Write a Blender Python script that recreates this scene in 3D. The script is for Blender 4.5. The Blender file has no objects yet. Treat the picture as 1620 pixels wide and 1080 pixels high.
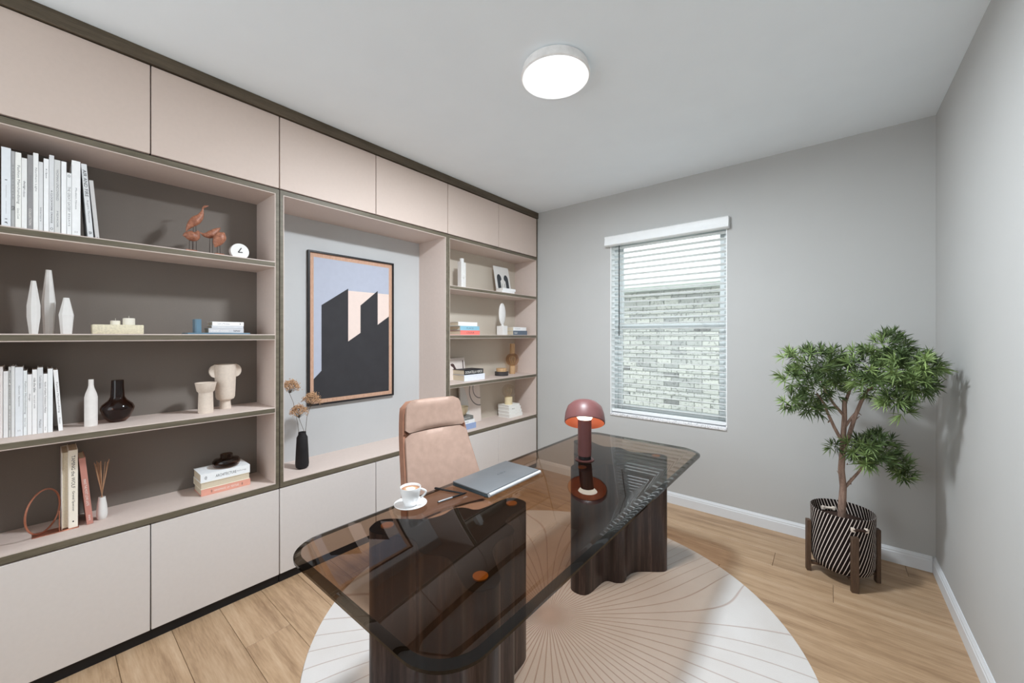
import bpy, bmesh, math, random
from mathutils import Vector, Matrix

# ------------------------------------------------------------------ camera, world, exposure
SC = bpy.context.scene
COL = SC.collection
F_PX, CX_PX, HY_PX, CAM_H = 612.0, 810.0, 531.0, 1.42
YAW = math.atan(503 / 612)
cam_data = bpy.data.cameras.new('camera')
cam = bpy.data.objects.new('camera', cam_data)
COL.objects.link(cam)
cam.location = (0, 0, CAM_H)
cam.rotation_euler = (math.pi / 2, 0, YAW)
cam_data.sensor_width = 36
cam_data.lens = 36 * F_PX / 1620
cam_data.shift_y = -9 / 1620
cam_data.clip_start = 0.02
SC.camera = cam

world = bpy.data.worlds.new('world')
SC.world = world
world.use_nodes = True
bg = world.node_tree.nodes['Background']
bg.inputs[0].default_value = (0.90, 0.96, 1.0, 1)
bg.inputs[1].default_value = 1.3
LAMP_POWER = 165.0

SC.view_settings.view_transform = 'Standard'
SC.view_settings.look = 'None'
SC.view_settings.exposure = 1.2
SC.view_settings.gamma = 1.0
SC.view_settings.use_curve_mapping = False
try:
    SC.cycles.use_denoising = True
    SC.cycles.max_bounces = 12
    SC.cycles.diffuse_bounces = 6
    SC.cycles.transparent_max_bounces = 24
except Exception:
    pass

R_ = random.Random(7)

# ------------------------------------------------------------------ pixel -> point helpers (1620x1080 frame)
FX, FY, RX, RY = -math.sin(YAW), math.cos(YAW), math.cos(YAW), math.sin(YAW)


def ray(px, py):
    c = (px - CX_PX) / F_PX
    return Vector((FX + c * RX, FY + c * RY, -(py - HY_PX) / F_PX))


def hx(px, py, X):
    k = ray(px, py); t = X / k.x
    return Vector((X, t * k.y, CAM_H + t * k.z))


def hd(px, py, depth):
    k = ray(px, py)
    return Vector((depth * k.x, depth * k.y, CAM_H + depth * k.z))


# ------------------------------------------------------------------ materials
def srgb(r, g, b):
    f = lambda c: (c / 255) / 12.92 if c / 255 <= 0.04045 else ((c / 255 + 0.055) / 1.055) ** 2.4
    return (f(r), f(g), f(b), 1)


class NT:
    def __init__(self, name):
        self.m = bpy.data.materials.new(name)
        self.m.use_nodes = True
        self.t = self.m.node_tree
        self.t.nodes.clear()
        self.out = self.n('ShaderNodeOutputMaterial')

    def n(self, typ, **kw):
        nd = self.t.nodes.new(typ)
        for k, v in kw.items():
            setattr(nd, k, v)
        return nd

    def set(self, sock, v):
        if hasattr(v, 'links'):
            self.t.links.new(v, sock)
        else:
            sock.default_value = v

    def math(self, op, a, b=0.0, c=None):
        nd = self.n('ShaderNodeMath', operation=op)
        self.set(nd.inputs[0], a); self.set(nd.inputs[1], b)
        if c is not None:
            self.set(nd.inputs[2], c)
        return nd.outputs[0]

    def mix(self, fac, a, b):
        nd = self.n('ShaderNodeMix', data_type='RGBA')
        self.set(nd.inputs[0], fac); self.set(nd.inputs[6], a); self.set(nd.inputs[7], b)
        return nd.outputs[2]

    def coord(self, kind='Object', scale=(1, 1, 1), rnd=False):
        tc = self.n('ShaderNodeTexCoord')
        mp = self.n('ShaderNodeMapping')
        self.t.links.new(tc.outputs[kind], mp.inputs[0])
        mp.inputs['Scale'].default_value = scale
        if rnd:
            oi = self.n('ShaderNodeObjectInfo')
            cb = self.n('ShaderNodeCombineXYZ')
            r = self.math('MULTIPLY', oi.outputs['Random'], 37.0)
            for i in range(3):
                self.t.links.new(r, cb.inputs[i])
            self.t.links.new(cb.outputs[0], mp.inputs['Location'])
        return mp.outputs[0]

    def noise(self, vec, scale, detail=3, rough=0.5):
        nd = self.n('ShaderNodeTexNoise')
        self.set(nd.inputs['Vector'], vec)
        nd.inputs['Scale'].default_value = scale
        nd.inputs['Detail'].default_value = detail
        nd.inputs['Roughness'].default_value = rough
        return nd.outputs[0]

    def ramp(self, fac, stops):
        nd = self.n('ShaderNodeValToRGB')
        self.set(nd.inputs[0], fac)
        e = nd.color_ramp.elements
        while len(e) < len(stops):
            e.new(0.5)
        for el, (p, c) in zip(e, stops):
            el.position = p
            el.color = c
        return nd.outputs[0]

    def bump(self, h, strength, dist=0.002):
        nd = self.n('ShaderNodeBump')
        nd.inputs['Strength'].default_value = strength
        nd.inputs['Distance'].default_value = dist
        self.set(nd.inputs['Height'], h)
        return nd.outputs[0]

    def principled(self, color, rough=0.5, metal=0.0, spec=0.5, normal=None, **kw):
        p = self.n('ShaderNodeBsdfPrincipled')
        self.set(p.inputs['Base Color'], color)
        self.set(p.inputs['Roughness'], rough)
        p.inputs['Metallic'].default_value = metal
        p.inputs['Specular IOR Level'].default_value = spec
        if normal is not None:
            self.t.links.new(normal, p.inputs['Normal'])
        for k, v in kw.items():
            self.set(p.inputs[k.replace('_', ' ')], v)
        self.t.links.new(p.outputs[0], self.out.inputs[0])
        return p


def sc(c, k):
    return (min(1, c[0] * k), min(1, c[1] * k), min(1, c[2] * k), 1)


def simple(name, rgb, rough=0.5, metal=0.0, var=0.06, scale=30, bump=0.0, bscale=400, spec=0.4, rnd=False, stretch=(1, 1, 1)):
    m = NT(name)
    c = srgb(*rgb)
    v = m.coord(scale=stretch, rnd=rnd)
    n = m.noise(v, scale)
    col = m.ramp(n, [(0.3, sc(c, 1 - var)), (0.7, sc(c, 1 + var))])
    nor = None
    if bump:
        nor = m.bump(m.noise(v, bscale, 2), bump)
    m.principled(col, rough, metal, spec, nor)
    return m.m


def glow(name, rgb, strength):
    m = NT(name)
    e = m.n('ShaderNodeEmission')
    e.inputs[0].default_value = srgb(*rgb)
    e.inputs[1].default_value = strength
    m.t.links.new(e.outputs[0], m.out.inputs[0])
    return m.m


def thin_glass(name, tint, refl=1.0, ior=1.45, rough=0.0):
    """tinted clear glass: straight-through tint plus a fresnel mirror reflection"""
    m = NT(name)
    tr = m.n('ShaderNodeBsdfTransparent')
    tr.inputs[0].default_value = (*tint, 1)
    gl = m.n('ShaderNodeBsdfGlossy')
    gl.inputs['Roughness'].default_value = rough
    fr = m.n('ShaderNodeFresnel')
    fr.inputs[0].default_value = ior
    mx = m.n('ShaderNodeMixShader')
    ge = m.n('ShaderNodeNewGeometry')       # the mirror layer sits on the outer faces only
    f = m.math('MULTIPLY', m.math('MULTIPLY', fr.outputs[0], refl), m.math('SUBTRACT', 1.0, ge.outputs['Backfacing']))
    m.t.links.new(f, mx.inputs[0])
    m.t.links.new(tr.outputs[0], mx.inputs[1])
    m.t.links.new(gl.outputs[0], mx.inputs[2])
    m.t.links.new(mx.outputs[0], m.out.inputs[0])
    return m.m


def wood(name, dark, mid, light, scale=(1, 1, 1), rough=0.45, rnd=True, tone=0.12, ringscale=6, spec=0.4, bump=0.12):
    """grain stretched along the axis whose scale is small"""
    m = NT(name)
    v = m.coord(scale=scale, rnd=rnd)
    n1 = m.noise(v, ringscale, 4, 0.6)
    n2 = m.noise(v, ringscale * 9, 3, 0.6)
    f = m.math('ADD', m.math('MULTIPLY', n1, 0.65), m.math('MULTIPLY', n2, 0.35))
    col = m.ramp(f, [(0.32, srgb(*dark)), (0.5, srgb(*mid)), (0.68, srgb(*light))])
    if rnd:
        oi = m.n('ShaderNodeObjectInfo')
        k = m.math('ADD', 1 - tone / 2, m.math('MULTIPLY', oi.outputs['Random'], tone))
        hsv = m.n('ShaderNodeHueSaturation')
        m.set(hsv.inputs['Color'], col); m.set(hsv.inputs['Value'], k)
        col = hsv.outputs[0]
    m.principled(col, rough, 0, spec, m.bump(f, bump, 0.001))
    return m.m


M = {}
M['wall'] = simple('wall_paint', (190, 190, 188), 0.85, var=0.012, scale=3, bump=0.05, bscale=250, spec=0.2)
M['ceiling'] = simple('ceiling_paint', (242, 249, 254), 0.9, var=0.012, scale=4, bump=0.08, bscale=160, spec=0.2)
M['trimwhite'] = simple('white_trim_paint', (226, 229, 232), 0.45, var=0.01, scale=5)
M['sash'] = simple('window_vinyl', (198, 204, 204), 0.4, var=0.02, scale=9)
M['slat'] = simple('blind_slat_white', (240, 242, 242), 0.45, var=0.015, scale=20)
M['cord'] = simple('blind_cord', (214, 216, 214), 0.8)
M['wand'] = simple('dark_wand', (52, 54, 56), 0.3)
M['floor'] = wood('oak_plank', (138, 109, 82), (176, 146, 115), (193, 165, 136), (0.55, 7, 7), 0.42, ringscale=2.4, tone=0.10, spec=0.35)
M['subfloor'] = simple('plank_joint', (74, 54, 40), 0.9)
M['door_up'] = simple('upper_door_lacquer', (214, 196, 185), 0.55, var=0.012, scale=60, bump=0.03, bscale=900, spec=0.3)
M['door_lo'] = simple('lower_door_lacquer', (220, 213, 209), 0.5, var=0.012, scale=60, bump=0.03, bscale=900, spec=0.3)
M['lining'] = simple('beige_shelf_lining', (214, 198, 189), 0.55, var=0.02, scale=70, spec=0.3)
M['edge'] = wood('olive_brown_edge_veneer', (88, 81, 66), (106, 98, 82), (122, 113, 97), (6, 0.6, 6), 0.5, rnd=False, ringscale=5)
M['fascia'] = wood('dark_cornice_veneer', (70, 60, 48), (90, 79, 64), (108, 95, 78), (6, 0.5, 6), 0.5, rnd=False, ringscale=6)
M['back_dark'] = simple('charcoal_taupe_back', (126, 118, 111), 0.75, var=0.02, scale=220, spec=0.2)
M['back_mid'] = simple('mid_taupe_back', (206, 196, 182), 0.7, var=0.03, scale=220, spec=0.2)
M['niche'] = simple('niche_pale_grey', (198, 199, 199), 0.7, var=0.01, scale=8, spec=0.2)
M['plinth'] = simple('black_plinth', (18, 18, 22), 0.5)
M['gap'] = simple('carcass_dark', (34, 29, 25), 0.8)
M['white_cer'] = simple('matt_white_ceramic', (232, 230, 227), 0.6, var=0.02, scale=40, bump=0.03, bscale=500)
M['cream_cer'] = simple('cream_stoneware', (222, 208, 194), 0.75, var=0.05, scale=90, bump=0.12, bscale=420)
M['ribbed'] = simple('ribbed_white_bisque', (236, 231, 227), 0.7, var=0.03, scale=60, bump=0.15, bscale=260)
M['candle'] = simple('cream_wax', (236, 230, 216), 0.5, var=0.02)
M['traver'] = simple('travertine_block', (222, 213, 187), 0.8, var=0.12, scale=130, bump=0.2, bscale=200)
M['wick'] = simple('wick', (205, 198, 186), 0.9)
M['blue'] = simple('dusty_blue_lacquer', (100, 130, 148), 0.35, var=0.03)
M['amber_dark'] = thin_glass('dark_brown_glass', (0.50, 0.36, 0.30), 1.0, 1.5)
M['amber_glass'] = thin_glass('smoke_glass_low', (0.56, 0.46, 0.40), 1.0, 1.5)
M['amber_lamp'] = thin_glass('amber_bulb_glass', (0.84, 0.72, 0.60), 1.0, 1.5)
M['clear_lamp'] = thin_glass('clear_bulb_glass', (0.93, 0.90, 0.86), 1.0, 1.5)
M['copper'] = simple('brushed_copper', (196, 132, 108), 0.34, 0.8, var=0.06, scale=90)
M['brass'] = simple('brass', (214, 150, 62), 0.3, 0.6)
M['birdwood'] = wood('cherry_wood', (112, 66, 48), (158, 102, 78), (190, 134, 106), (3, 9, 9), 0.45, ringscale=8, rnd=True)
M['birdleg'] = simple('bird_leg_wire', (58, 44, 38), 0.5)
M['black'] = simple('satin_black', (20, 19, 21), 0.45)
M['blackvase'] = simple('burnt_black_ceramic', (28, 26, 28), 0.7, var=0.2, scale=40, bump=0.25, bscale=120)
M['stem'] = simple('dry_stem', (104, 92, 78), 0.8)
M['umbel'] = simple('dry_umbel_seed', (196, 158, 122), 0.9, var=0.3, scale=90)
M['frameblack'] = simple('black_picture_frame', (38, 36, 38), 0.4)
M['matboard'] = wood('oak_mat_border', (186, 144, 120), (206, 164, 138), (220, 182, 158), (8, 8, 1), 0.7, rnd=False, ringscale=30)
M['p_blue'] = simple('print_lavender_blue', (184, 189, 204), 0.75, var=0.02)
M['p_dark'] = simple('print_charcoal', (52, 51, 54), 0.75, var=0.08, scale=12)
M['p_pink'] = simple('print_blush', (236, 216, 206), 0.75, var=0.02)
M['paper'] = simple('book_pages', (214, 201, 178), 0.9, var=0.10, scale=300, stretch=(1, 1, 1))
M['paper_w'] = simple('book_pages_white', (222, 218, 212), 0.9, var=0.08, scale=300)
M['ink'] = simple('dark_ink', (40, 40, 42), 0.7)
M['ink_grey'] = simple('grey_ink', (142, 142, 144), 0.7)
M['ink_white'] = simple('white_ink', (240, 236, 230), 0.7)
M['reed'] = simple('diffuser_reed', (188, 148, 116), 0.8, var=0.15)
M['leather'] = simple('peach_leather', (174, 146, 131), 0.5, var=0.07, scale=26, bump=0.14, bscale=520, spec=0.35)
M['leather_edge'] = simple('tan_leather_edge', (160, 116, 94), 0.5, var=0.07, scale=26, bump=0.12, bscale=420)
M['seam'] = simple('leather_seam', (120, 78, 58), 0.7)
M['chrome'] = simple('brushed_steel', (184, 186, 190), 0.25, 0.95)
M['caster'] = simple('black_nylon', (26, 26, 28), 0.5)
M['glass'] = thin_glass('bronze_smoked_glass', (0.70, 0.59, 0.50), 1.0, 1.5)
M['deskwood'] = wood('dark_rosewood', (22, 15, 14), (50, 36, 33), (92, 74, 68), (9, 9, 0.35), 0.32, rnd=False, ringscale=5, spec=0.5)
M['desk_top_black'] = simple('black_base_top', (14, 13, 13), 0.4)
M['burgundy'] = simple('burgundy_lacquer', (112, 72, 71), 0.4, var=0.03)
M['orange_in'] = simple('copper_orange_reflector', (190, 108, 76), 0.45, var=0.03)
M['laptop'] = simple('laptop_grey_metal', (118, 121, 124), 0.38, 0.4, var=0.04, scale=8)
M['laptop_dark'] = simple('laptop_dark_body', (60, 72, 78), 0.4, 0.3)
M['hinge'] = simple('hinge_silver', (206, 208, 210), 0.35, 0.25)
M['pen'] = simple('pen_black', (22, 22, 24), 0.25)
M['porcelain'] = simple('glazed_porcelain', (240, 240, 240), 0.15, var=0.01, spec=0.6)
M['bark'] = wood('plant_bark', (104, 82, 72), (148, 122, 108), (178, 152, 136), (14, 14, 2), 0.85, rnd=False, ringscale=5, bump=0.5)
M['soil'] = simple('dark_soil', (58, 40, 32), 0.95, var=0.4, scale=120, bump=0.6, bscale=150)
M['standwood'] = wood('walnut_stand', (62, 46, 36), (84, 64, 50), (104, 82, 64), (10, 10, 1), 0.5, rnd=False, ringscale=5)
M['ivory'] = simple('ivory_ring', (228, 214, 200), 0.6)
M['bulb_in'] = simple('filament_support', (206, 190, 160), 0.3, 0.3)
M['lampwood'] = wood('pale_oak_socket', (168, 130, 92), (204, 166, 124), (222, 188, 148), (10, 10, 1), 0.6, rnd=False, ringscale=8)
M['cream_shiny'] = simple('cream_ceramic_socket', (232, 214, 176), 0.5)
M['gold'] = simple('champagne_gold', (212, 198, 168), 0.28, 0.7)
M['tin_dark'] = simple('charcoal_tin', (64, 60, 60), 0.5)
M['diffuser'] = glow('ceiling_diffuser_light', (240, 248, 255), LAMP_POWER)
M['lamp_glow'] = glow('desk_lamp_opal', (255, 244, 226), 2.4)
M['fix_rim'] = simple('fixture_rim_white', (244, 242, 240), 0.5)
M['mortar'] = simple('pale_mortar', (166, 168, 164), 0.95, var=0.08, scale=60)
M['soffit'] = simple('soffit_paint', (196, 202, 198), 0.7)
M['gutter'] = simple('gutter_paint', (224, 230, 226), 0.5)
M['lawn'] = simple('outside_gravel', (176, 174, 162), 0.95, var=0.25, scale=40)


def brick_mat():
    m = NT('whitewashed_brick')
    v = m.coord(rnd=True)
    oi = m.n('ShaderNodeObjectInfo')
    base = m.ramp(oi.outputs['Random'], [(0.0, srgb(118, 118, 116)), (0.06, srgb(172, 174, 172)), (0.3, srgb(194, 196, 191)), (1.0, srgb(213, 214, 206))])
    n = m.noise(v, 26, 5, 0.7)
    sp = m.ramp(n, [(0.36, srgb(110, 112, 112)), (0.46, (1, 1, 1, 1))])
    mul = m.n('ShaderNodeMix', data_type='RGBA', blend_type='MULTIPLY')
    mul.inputs[0].default_value = 0.65
    m.set(mul.inputs[6], base); m.set(mul.inputs[7], sp)
    m.principled(mul.outputs[2], 0.9, 0, 0.2, m.bump(n, 0.3, 0.004))
    return m.m


def brick_far_mat():
    m = NT('brick_field')
    v = m.coord('Object')
    sw = m.n('ShaderNodeSeparateXYZ'); m.set(sw.inputs[0], v)
    cb = m.n('ShaderNodeCombineXYZ'); m.set(cb.inputs[0], sw.outputs[0]); m.set(cb.inputs[1], sw.outputs[2])
    bt = m.n('ShaderNodeTexBrick')
    m.set(bt.inputs['Vector'], cb.outputs[0])
    bt.inputs['Scale'].default_value = 1.0
    bt.inputs['Brick Width'].default_value = 0.21
    bt.inputs['Row Height'].default_value = 0.067
    bt.inputs['Mortar Size'].default_value = 0.005
    bt.inputs['Color1'].default_value = srgb(186, 188, 182)
    bt.inputs['Color2'].default_value = srgb(164, 167, 164)
    bt.inputs['Mortar'].default_value = srgb(150, 152, 148)
    m.principled(bt.outputs[0], 0.9, 0, 0.2)
    return m.m


def shingle_mat():
    m = NT('pale_roof_shingle')
    v = m.coord('Object')
    n = m.noise(v, 14, 4, 0.7)
    m.principled(m.ramp(n, [(0.3, srgb(206, 206, 204)), (0.7, srgb(238, 238, 234))]), 0.95, 0, 0.1)
    return m.m


def sill_mat():
    m = NT('speckled_stone_sill')
    v = m.coord('Object')
    n = m.noise(v, 150, 2, 0.5)
    n2 = m.noise(v, 22, 2, 0.5)
    f = m.math('ADD', m.math('MULTIPLY', n, 0.8), m.math('MULTIPLY', n2, 0.2))
    m.principled(m.ramp(f, [(0.38, srgb(150, 152, 156)), (0.46, srgb(242, 242, 244))]), 0.3, 0, 0.5)
    return m.m


def rug_mat():
    """ivory rug with fine carved lines that fan out of one point and sweep into curves"""
    m = NT('ivory_carved_rug')
    v = m.coord('Object')
    sp = m.n('ShaderNodeSeparateXYZ'); m.set(sp.inputs[0], v)
    x = m.math('SUBTRACT', sp.outputs[0], 0.02); y = m.math('ADD', sp.outputs[1], 0.035)
    r = m.math('SQRT', m.math('ADD', m.math('MULTIPLY', x, x), m.math('MULTIPLY', y, y)))
    th = m.math('ARCTAN2', y, x)
    grow = m.math('MULTIPLY', m.math('POWER', r, 1.5), 1.0)
    w = m.math('SINE', m.math('ADD', m.math('MULTIPLY', th, 4.0), 0.8))
    w2 = m.math('SINE', m.math('ADD', m.math('MULTIPLY', th, 9.0), m.math('MULTIPLY', r, 2.2)))
    warp = m.math('MULTIPLY', grow, m.math('ADD', m.math('MULTIPLY', w, 0.13), m.math('MULTIPLY', w2, 0.034)))
    ph = m.math('MULTIPLY', m.math('ADD', th, warp), 76 / (2 * math.pi))
    fr = m.math('ABSOLUTE', m.math('SUBTRACT', m.math('FRACT', ph), 0.5))
    dist = m.math('MULTIPLY', fr, m.math('MULTIPLY', r, 2 * math.pi / 76))
    mr = m.n('ShaderNodeMapRange'); mr.interpolation_type = 'SMOOTHSTEP'
    m.set(mr.inputs[0], dist)
    mr.inputs[1].default_value = 0.0006; mr.inputs[2].default_value = 0.0036
    mr.inputs[3].default_value = 0.0; mr.inputs[4].default_value = 1.0
    pile = m.noise(v, 420, 2)
    base = m.ramp(m.noise(v, 3.0, 3), [(0.3, srgb(206, 200, 195)), (0.7, srgb(215, 211, 208))])
    col = m.mix(mr.outputs[0], srgb(190, 174, 166), base)
    hgt = m.math('ADD', mr.outputs[0], m.math('MULTIPLY', pile, 0.5))
    m.principled(col, 0.95, 0, 0.1, m.bump(hgt, 0.55, 0.004))
    return m.m


def basket_mat():
    m = NT('black_ivory_diagonal_stripe')
    uv = m.n('ShaderNodeUVMap')
    sp = m.n('ShaderNodeSeparateXYZ'); m.set(sp.inputs[0], uv.outputs[0])
    ph = m.math('ADD', m.math('MULTIPLY', sp.outputs[0], 52.0), m.math('MULTIPLY', sp.outputs[1], -6.5))
    st = m.math('GREATER_THAN', m.math('FRACT', ph), 0.78)
    weave = m.noise(m.coord('Object'), 500, 2)
    m.principled(m.mix(st, srgb(34, 27, 25), srgb(226, 214, 206)), 0.9, 0, 0.1, m.bump(weave, 0.2, 0.001))
    return m.m


def leaf_mat():
    m = NT('needle_leaf_green')
    v = m.coord('Object')
    n = m.noise(v, 7, 3)
    at = m.n('ShaderNodeAttribute'); at.attribute_name = 'tone'
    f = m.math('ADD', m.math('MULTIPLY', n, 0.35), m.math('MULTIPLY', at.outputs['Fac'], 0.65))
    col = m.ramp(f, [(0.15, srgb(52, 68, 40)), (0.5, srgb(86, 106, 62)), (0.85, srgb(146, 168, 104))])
    p = m.principled(col, 0.5, 0, 0.3)
    return m.m


def coffee_mat():
    m = NT('latte_foam')
    v = m.coord('Object')
    sp = m.n('ShaderNodeSeparateXYZ'); m.set(sp.inputs[0], v)
    n = m.noise(v, 55, 3)
    d = m.math('SQRT', m.math('ADD', m.math('MULTIPLY', sp.outputs[0], sp.outputs[0]), m.math('MULTIPLY', sp.outputs[1], sp.outputs[1])))
    f = m.math('ADD', m.math('MULTIPLY', d, 26.0), m.math('MULTIPLY', n, 0.35))
    m.principled(m.ramp(f, [(0.55, srgb(246, 240, 232)), (0.72, srgb(196, 148, 108)), (1.0, srgb(150, 104, 74))]), 0.5)
    return m.m


def cover(rgb, rough=0.55):
    rgb = tuple(min(250, int(c * 1.08 + 5)) for c in rgb)
    return simple('book_cover_%d_%d_%d' % rgb, rgb, rough, var=0.025, scale=45)


M['brick'] = brick_mat(); M['brick_far'] = brick_far_mat(); M['shingle'] = shingle_mat(); M['sill'] = sill_mat()
M['rug'] = rug_mat(); M['basket'] = basket_mat(); M['leaf'] = leaf_mat(); M['coffee'] = coffee_mat()
M['desk_edge'] = thin_glass('bronze_glass_edge', (0.16, 0.15, 0.13), 1.0, 1.5)
M['pane'] = thin_glass('window_pane', (0.97, 0.98, 0.98), 0.6, 1.45)
_covers = {}


def CV(rgb):
    if rgb not in _covers:
        _covers[rgb] = cover(rgb)
    return _covers[rgb]


# ------------------------------------------------------------------ mesh builder
class G:
    def __init__(self):
        self.b = bmesh.new()
        self.mi = 0

    def _new(self, faces):
        for f in faces:
            f.material_index = self.mi

    def box(self, x0, x1, y0, y1, z0, z1, bev=0.0, seg=2):
        t = bmesh.new()
        bmesh.ops.create_cube(t, size=1)
        for v in t.verts:
            v.co = Vector(((x0 + x1) / 2 + v.co.x * (x1 - x0), (y0 + y1) / 2 + v.co.y * (y1 - y0), (z0 + z1) / 2 + v.co.z * (z1 - z0)))
        if bev:
            bmesh.ops.bevel(t, geom=t.edges[:], offset=bev, segments=seg, profile=0.5, affect='EDGES')
        return self._merge(t)

    def _merge(self, t, mat=None):
        vm = {}
        for v in t.verts:
            vm[v] = self.b.verts.new(mat @ v.co if mat else v.co)
        for f in t.faces:
            try:
                nf = self.b.faces.new([vm[v] for v in f.verts])
                nf.material_index = self.mi
            except ValueError:
                pass
        t.free()
        return self

    def lathe(self, prof, n=28, c=(0, 0, 0), sx=1.0, sy=1.0, cap=True):
        rings = []
        for r, z in prof:
            if r < 1e-6:
                rings.append([self.b.verts.new((c[0], c[1], c[2] + z))])
            else:
                rings.append([self.b.verts.new((c[0] + sx * r * math.cos(2 * math.pi * k / n), c[1] + sy * r * math.sin(2 * math.pi * k / n), c[2] + z)) for k in range(n)])
        fs = []
        for a, b in zip(rings, rings[1:]):
            if len(a) == 1 and len(b) == 1:
                continue
            for k in range(n):
                k2 = (k + 1) % n
                if len(a) == 1:
                    fs.append(self.b.faces.new((a[0], b[k2], b[k])))
                elif len(b) == 1:
                    fs.append(self.b.faces.new((a[k], a[k2], b[0])))
                else:
                    fs.append(self.b.faces.new((a[k], a[k2], b[k2], b[k])))
        if cap:
            if len(rings[0]) > 1:
                fs.append(self.b.faces.new(list(reversed(rings[0]))))
            if len(rings[-1]) > 1:
                fs.append(self.b.faces.new(rings[-1]))
        self._new(fs)
        return self

    def tube(self, pts, r, n=8, closed=False):
        pts = [Vector(p) for p in pts]
        rs = r if isinstance(r, (list, tuple)) else [r] * len(pts)
        rings = []
        up = Vector((0.13, 0.21, 0.97)).normalized()
        prev = None
        for i, p in enumerate(pts):
            if closed:
                d = (pts[(i + 1) % len(pts)] - pts[i - 1]).normalized()
            else:
                d = (pts[min(i + 1, len(pts) - 1)] - pts[max(i - 1, 0)]).normalized()
            if prev is None:
                a = d.cross(up)
                if a.length < 1e-3:
                    a = d.cross(Vector((1, 0, 0)))
            else:
                a = prev - d * prev.dot(d)
            a.normalize(); prev = a
            bvec = d.cross(a)
            rings.append([self.b.verts.new(p + rs[i] * (math.cos(2 * math.pi * k / n) * a + math.sin(2 * math.pi * k / n) * bvec)) for k in range(n)])
        fs = []
        pairs = list(zip(rings, rings[1:])) + ([(rings[-1], rings[0])] if closed else [])
        for a, b in pairs:
            for k in range(n):
                k2 = (k + 1) % n
                fs.append(self.b.faces.new((a[k], a[k2], b[k2], b[k])))
        if not closed:
            fs.append(self.b.faces.new(list(reversed(rings[0]))))
            fs.append(self.b.faces.new(rings[-1]))
        self._new(fs)
        return self

    def prism(self, poly, lo, hi, axis='z'):
        """poly of 2-D points extruded along an axis; x: (y,z), y: (x,z), z: (x,y)"""
        def P(p, h):
            return {'z': (p[0], p[1], h), 'x': (h, p[0], p[1]), 'y': (p[0], h, p[1])}[axis]
        a = [self.b.verts.new(P(p, lo)) for p in poly]
        b = [self.b.verts.new(P(p, hi)) for p in poly]
        fs = [self.b.faces.new(a), self.b.faces.new(list(reversed(b)))]
        n = len(poly)
        for k in range(n):
            fs.append(self.b.faces.new((a[k], b[k], b[(k + 1) % n], a[(k + 1) % n])))
        self._new(fs)
        return self

    def sections(self, rings, cap=True, closed=True):
        vs = [[self.b.verts.new(p) for p in ring] for ring in rings]
        fs = []
        for a, b in zip(vs, vs[1:]):
            n = len(a)
            for k in range(n if closed else n - 1):
                fs.append(self.b.faces.new((a[k], a[(k + 1) % n], b[(k + 1) % n], b[k])))
        if cap:
            fs.append(self.b.faces.new(list(reversed(vs[0]))))
            fs.append(self.b.faces.new(vs[-1]))
        self._new(fs)
        return self

    def mesh(self, name, smooth=38):
        bmesh.ops.recalc_face_normals(self.b, faces=self.b.faces[:])
        if smooth:
            lim = math.radians(smooth)
            for f in self.b.faces:
                f.smooth = True
            for e in self.b.edges:
                if len(e.link_faces) == 2:
                    if e.calc_face_angle(0) > lim:
                        e.smooth = False
        me = bpy.data.meshes.new(name)
        self.b.to_mesh(me)
        self.b.free()
        return me


def tag(o, label=None, cat=None, group=None, kind=None):
    if label: o['label'] = label
    if cat: o['category'] = cat
    if group: o['group'] = group
    if kind: o['kind'] = kind
    return o


def mats_of(m):
    return [M[k] if isinstance(k, str) else k for k in (m if isinstance(m, (list, tuple)) else [m])]


def obj(name, g, mat, parent=None, loc=None, rot=None, smooth=38, label=None, world=False):
    """link a builder as ONE mesh object; world=True: its coordinates are world ones, the parent an unrotated empty"""
    if isinstance(g, G):
        if world and parent is not None:
            off = Vector(parent.location)
            p = parent.parent
            while p is not None:
                off += Vector(p.location); p = p.parent
            bmesh.ops.translate(g.b, verts=g.b.verts[:], vec=-off)
        me = g.mesh(name, smooth)
    else:
        me = g
    o = bpy.data.objects.new(name, me)
    if not me.materials:
        for m in mats_of(mat):
            me.materials.append(m)
    COL.objects.link(o)
    if parent: o.parent = parent
    if loc: o.location = loc
    if rot: o.rotation_euler = rot
    if label: o['label'] = label
    return o


def thing(name, label, cat, loc=(0, 0, 0), rz=0.0, group=None, rot=None):
    o = bpy.data.objects.new(name, None)
    COL.objects.link(o)
    o.empty_display_size = 0.05
    o.location = loc
    o.rotation_euler = rot if rot else (0, 0, rz)
    tag(o, label, cat, group)
    return o


def solo(name, g, mat, loc, label, cat, group=None, rot=None, smooth=38):
    o = obj(name, g, mat, None, loc, rot, smooth)
    return tag(o, label, cat, group)


def struct(name, g, mat, label, parent=None, smooth=38, loc=None):
    o = obj(name, g, mat, parent, loc, None, smooth)
    o['label'] = label
    o['kind'] = 'structure'
    o['category'] = name.split('_')[0]
    return o


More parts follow.
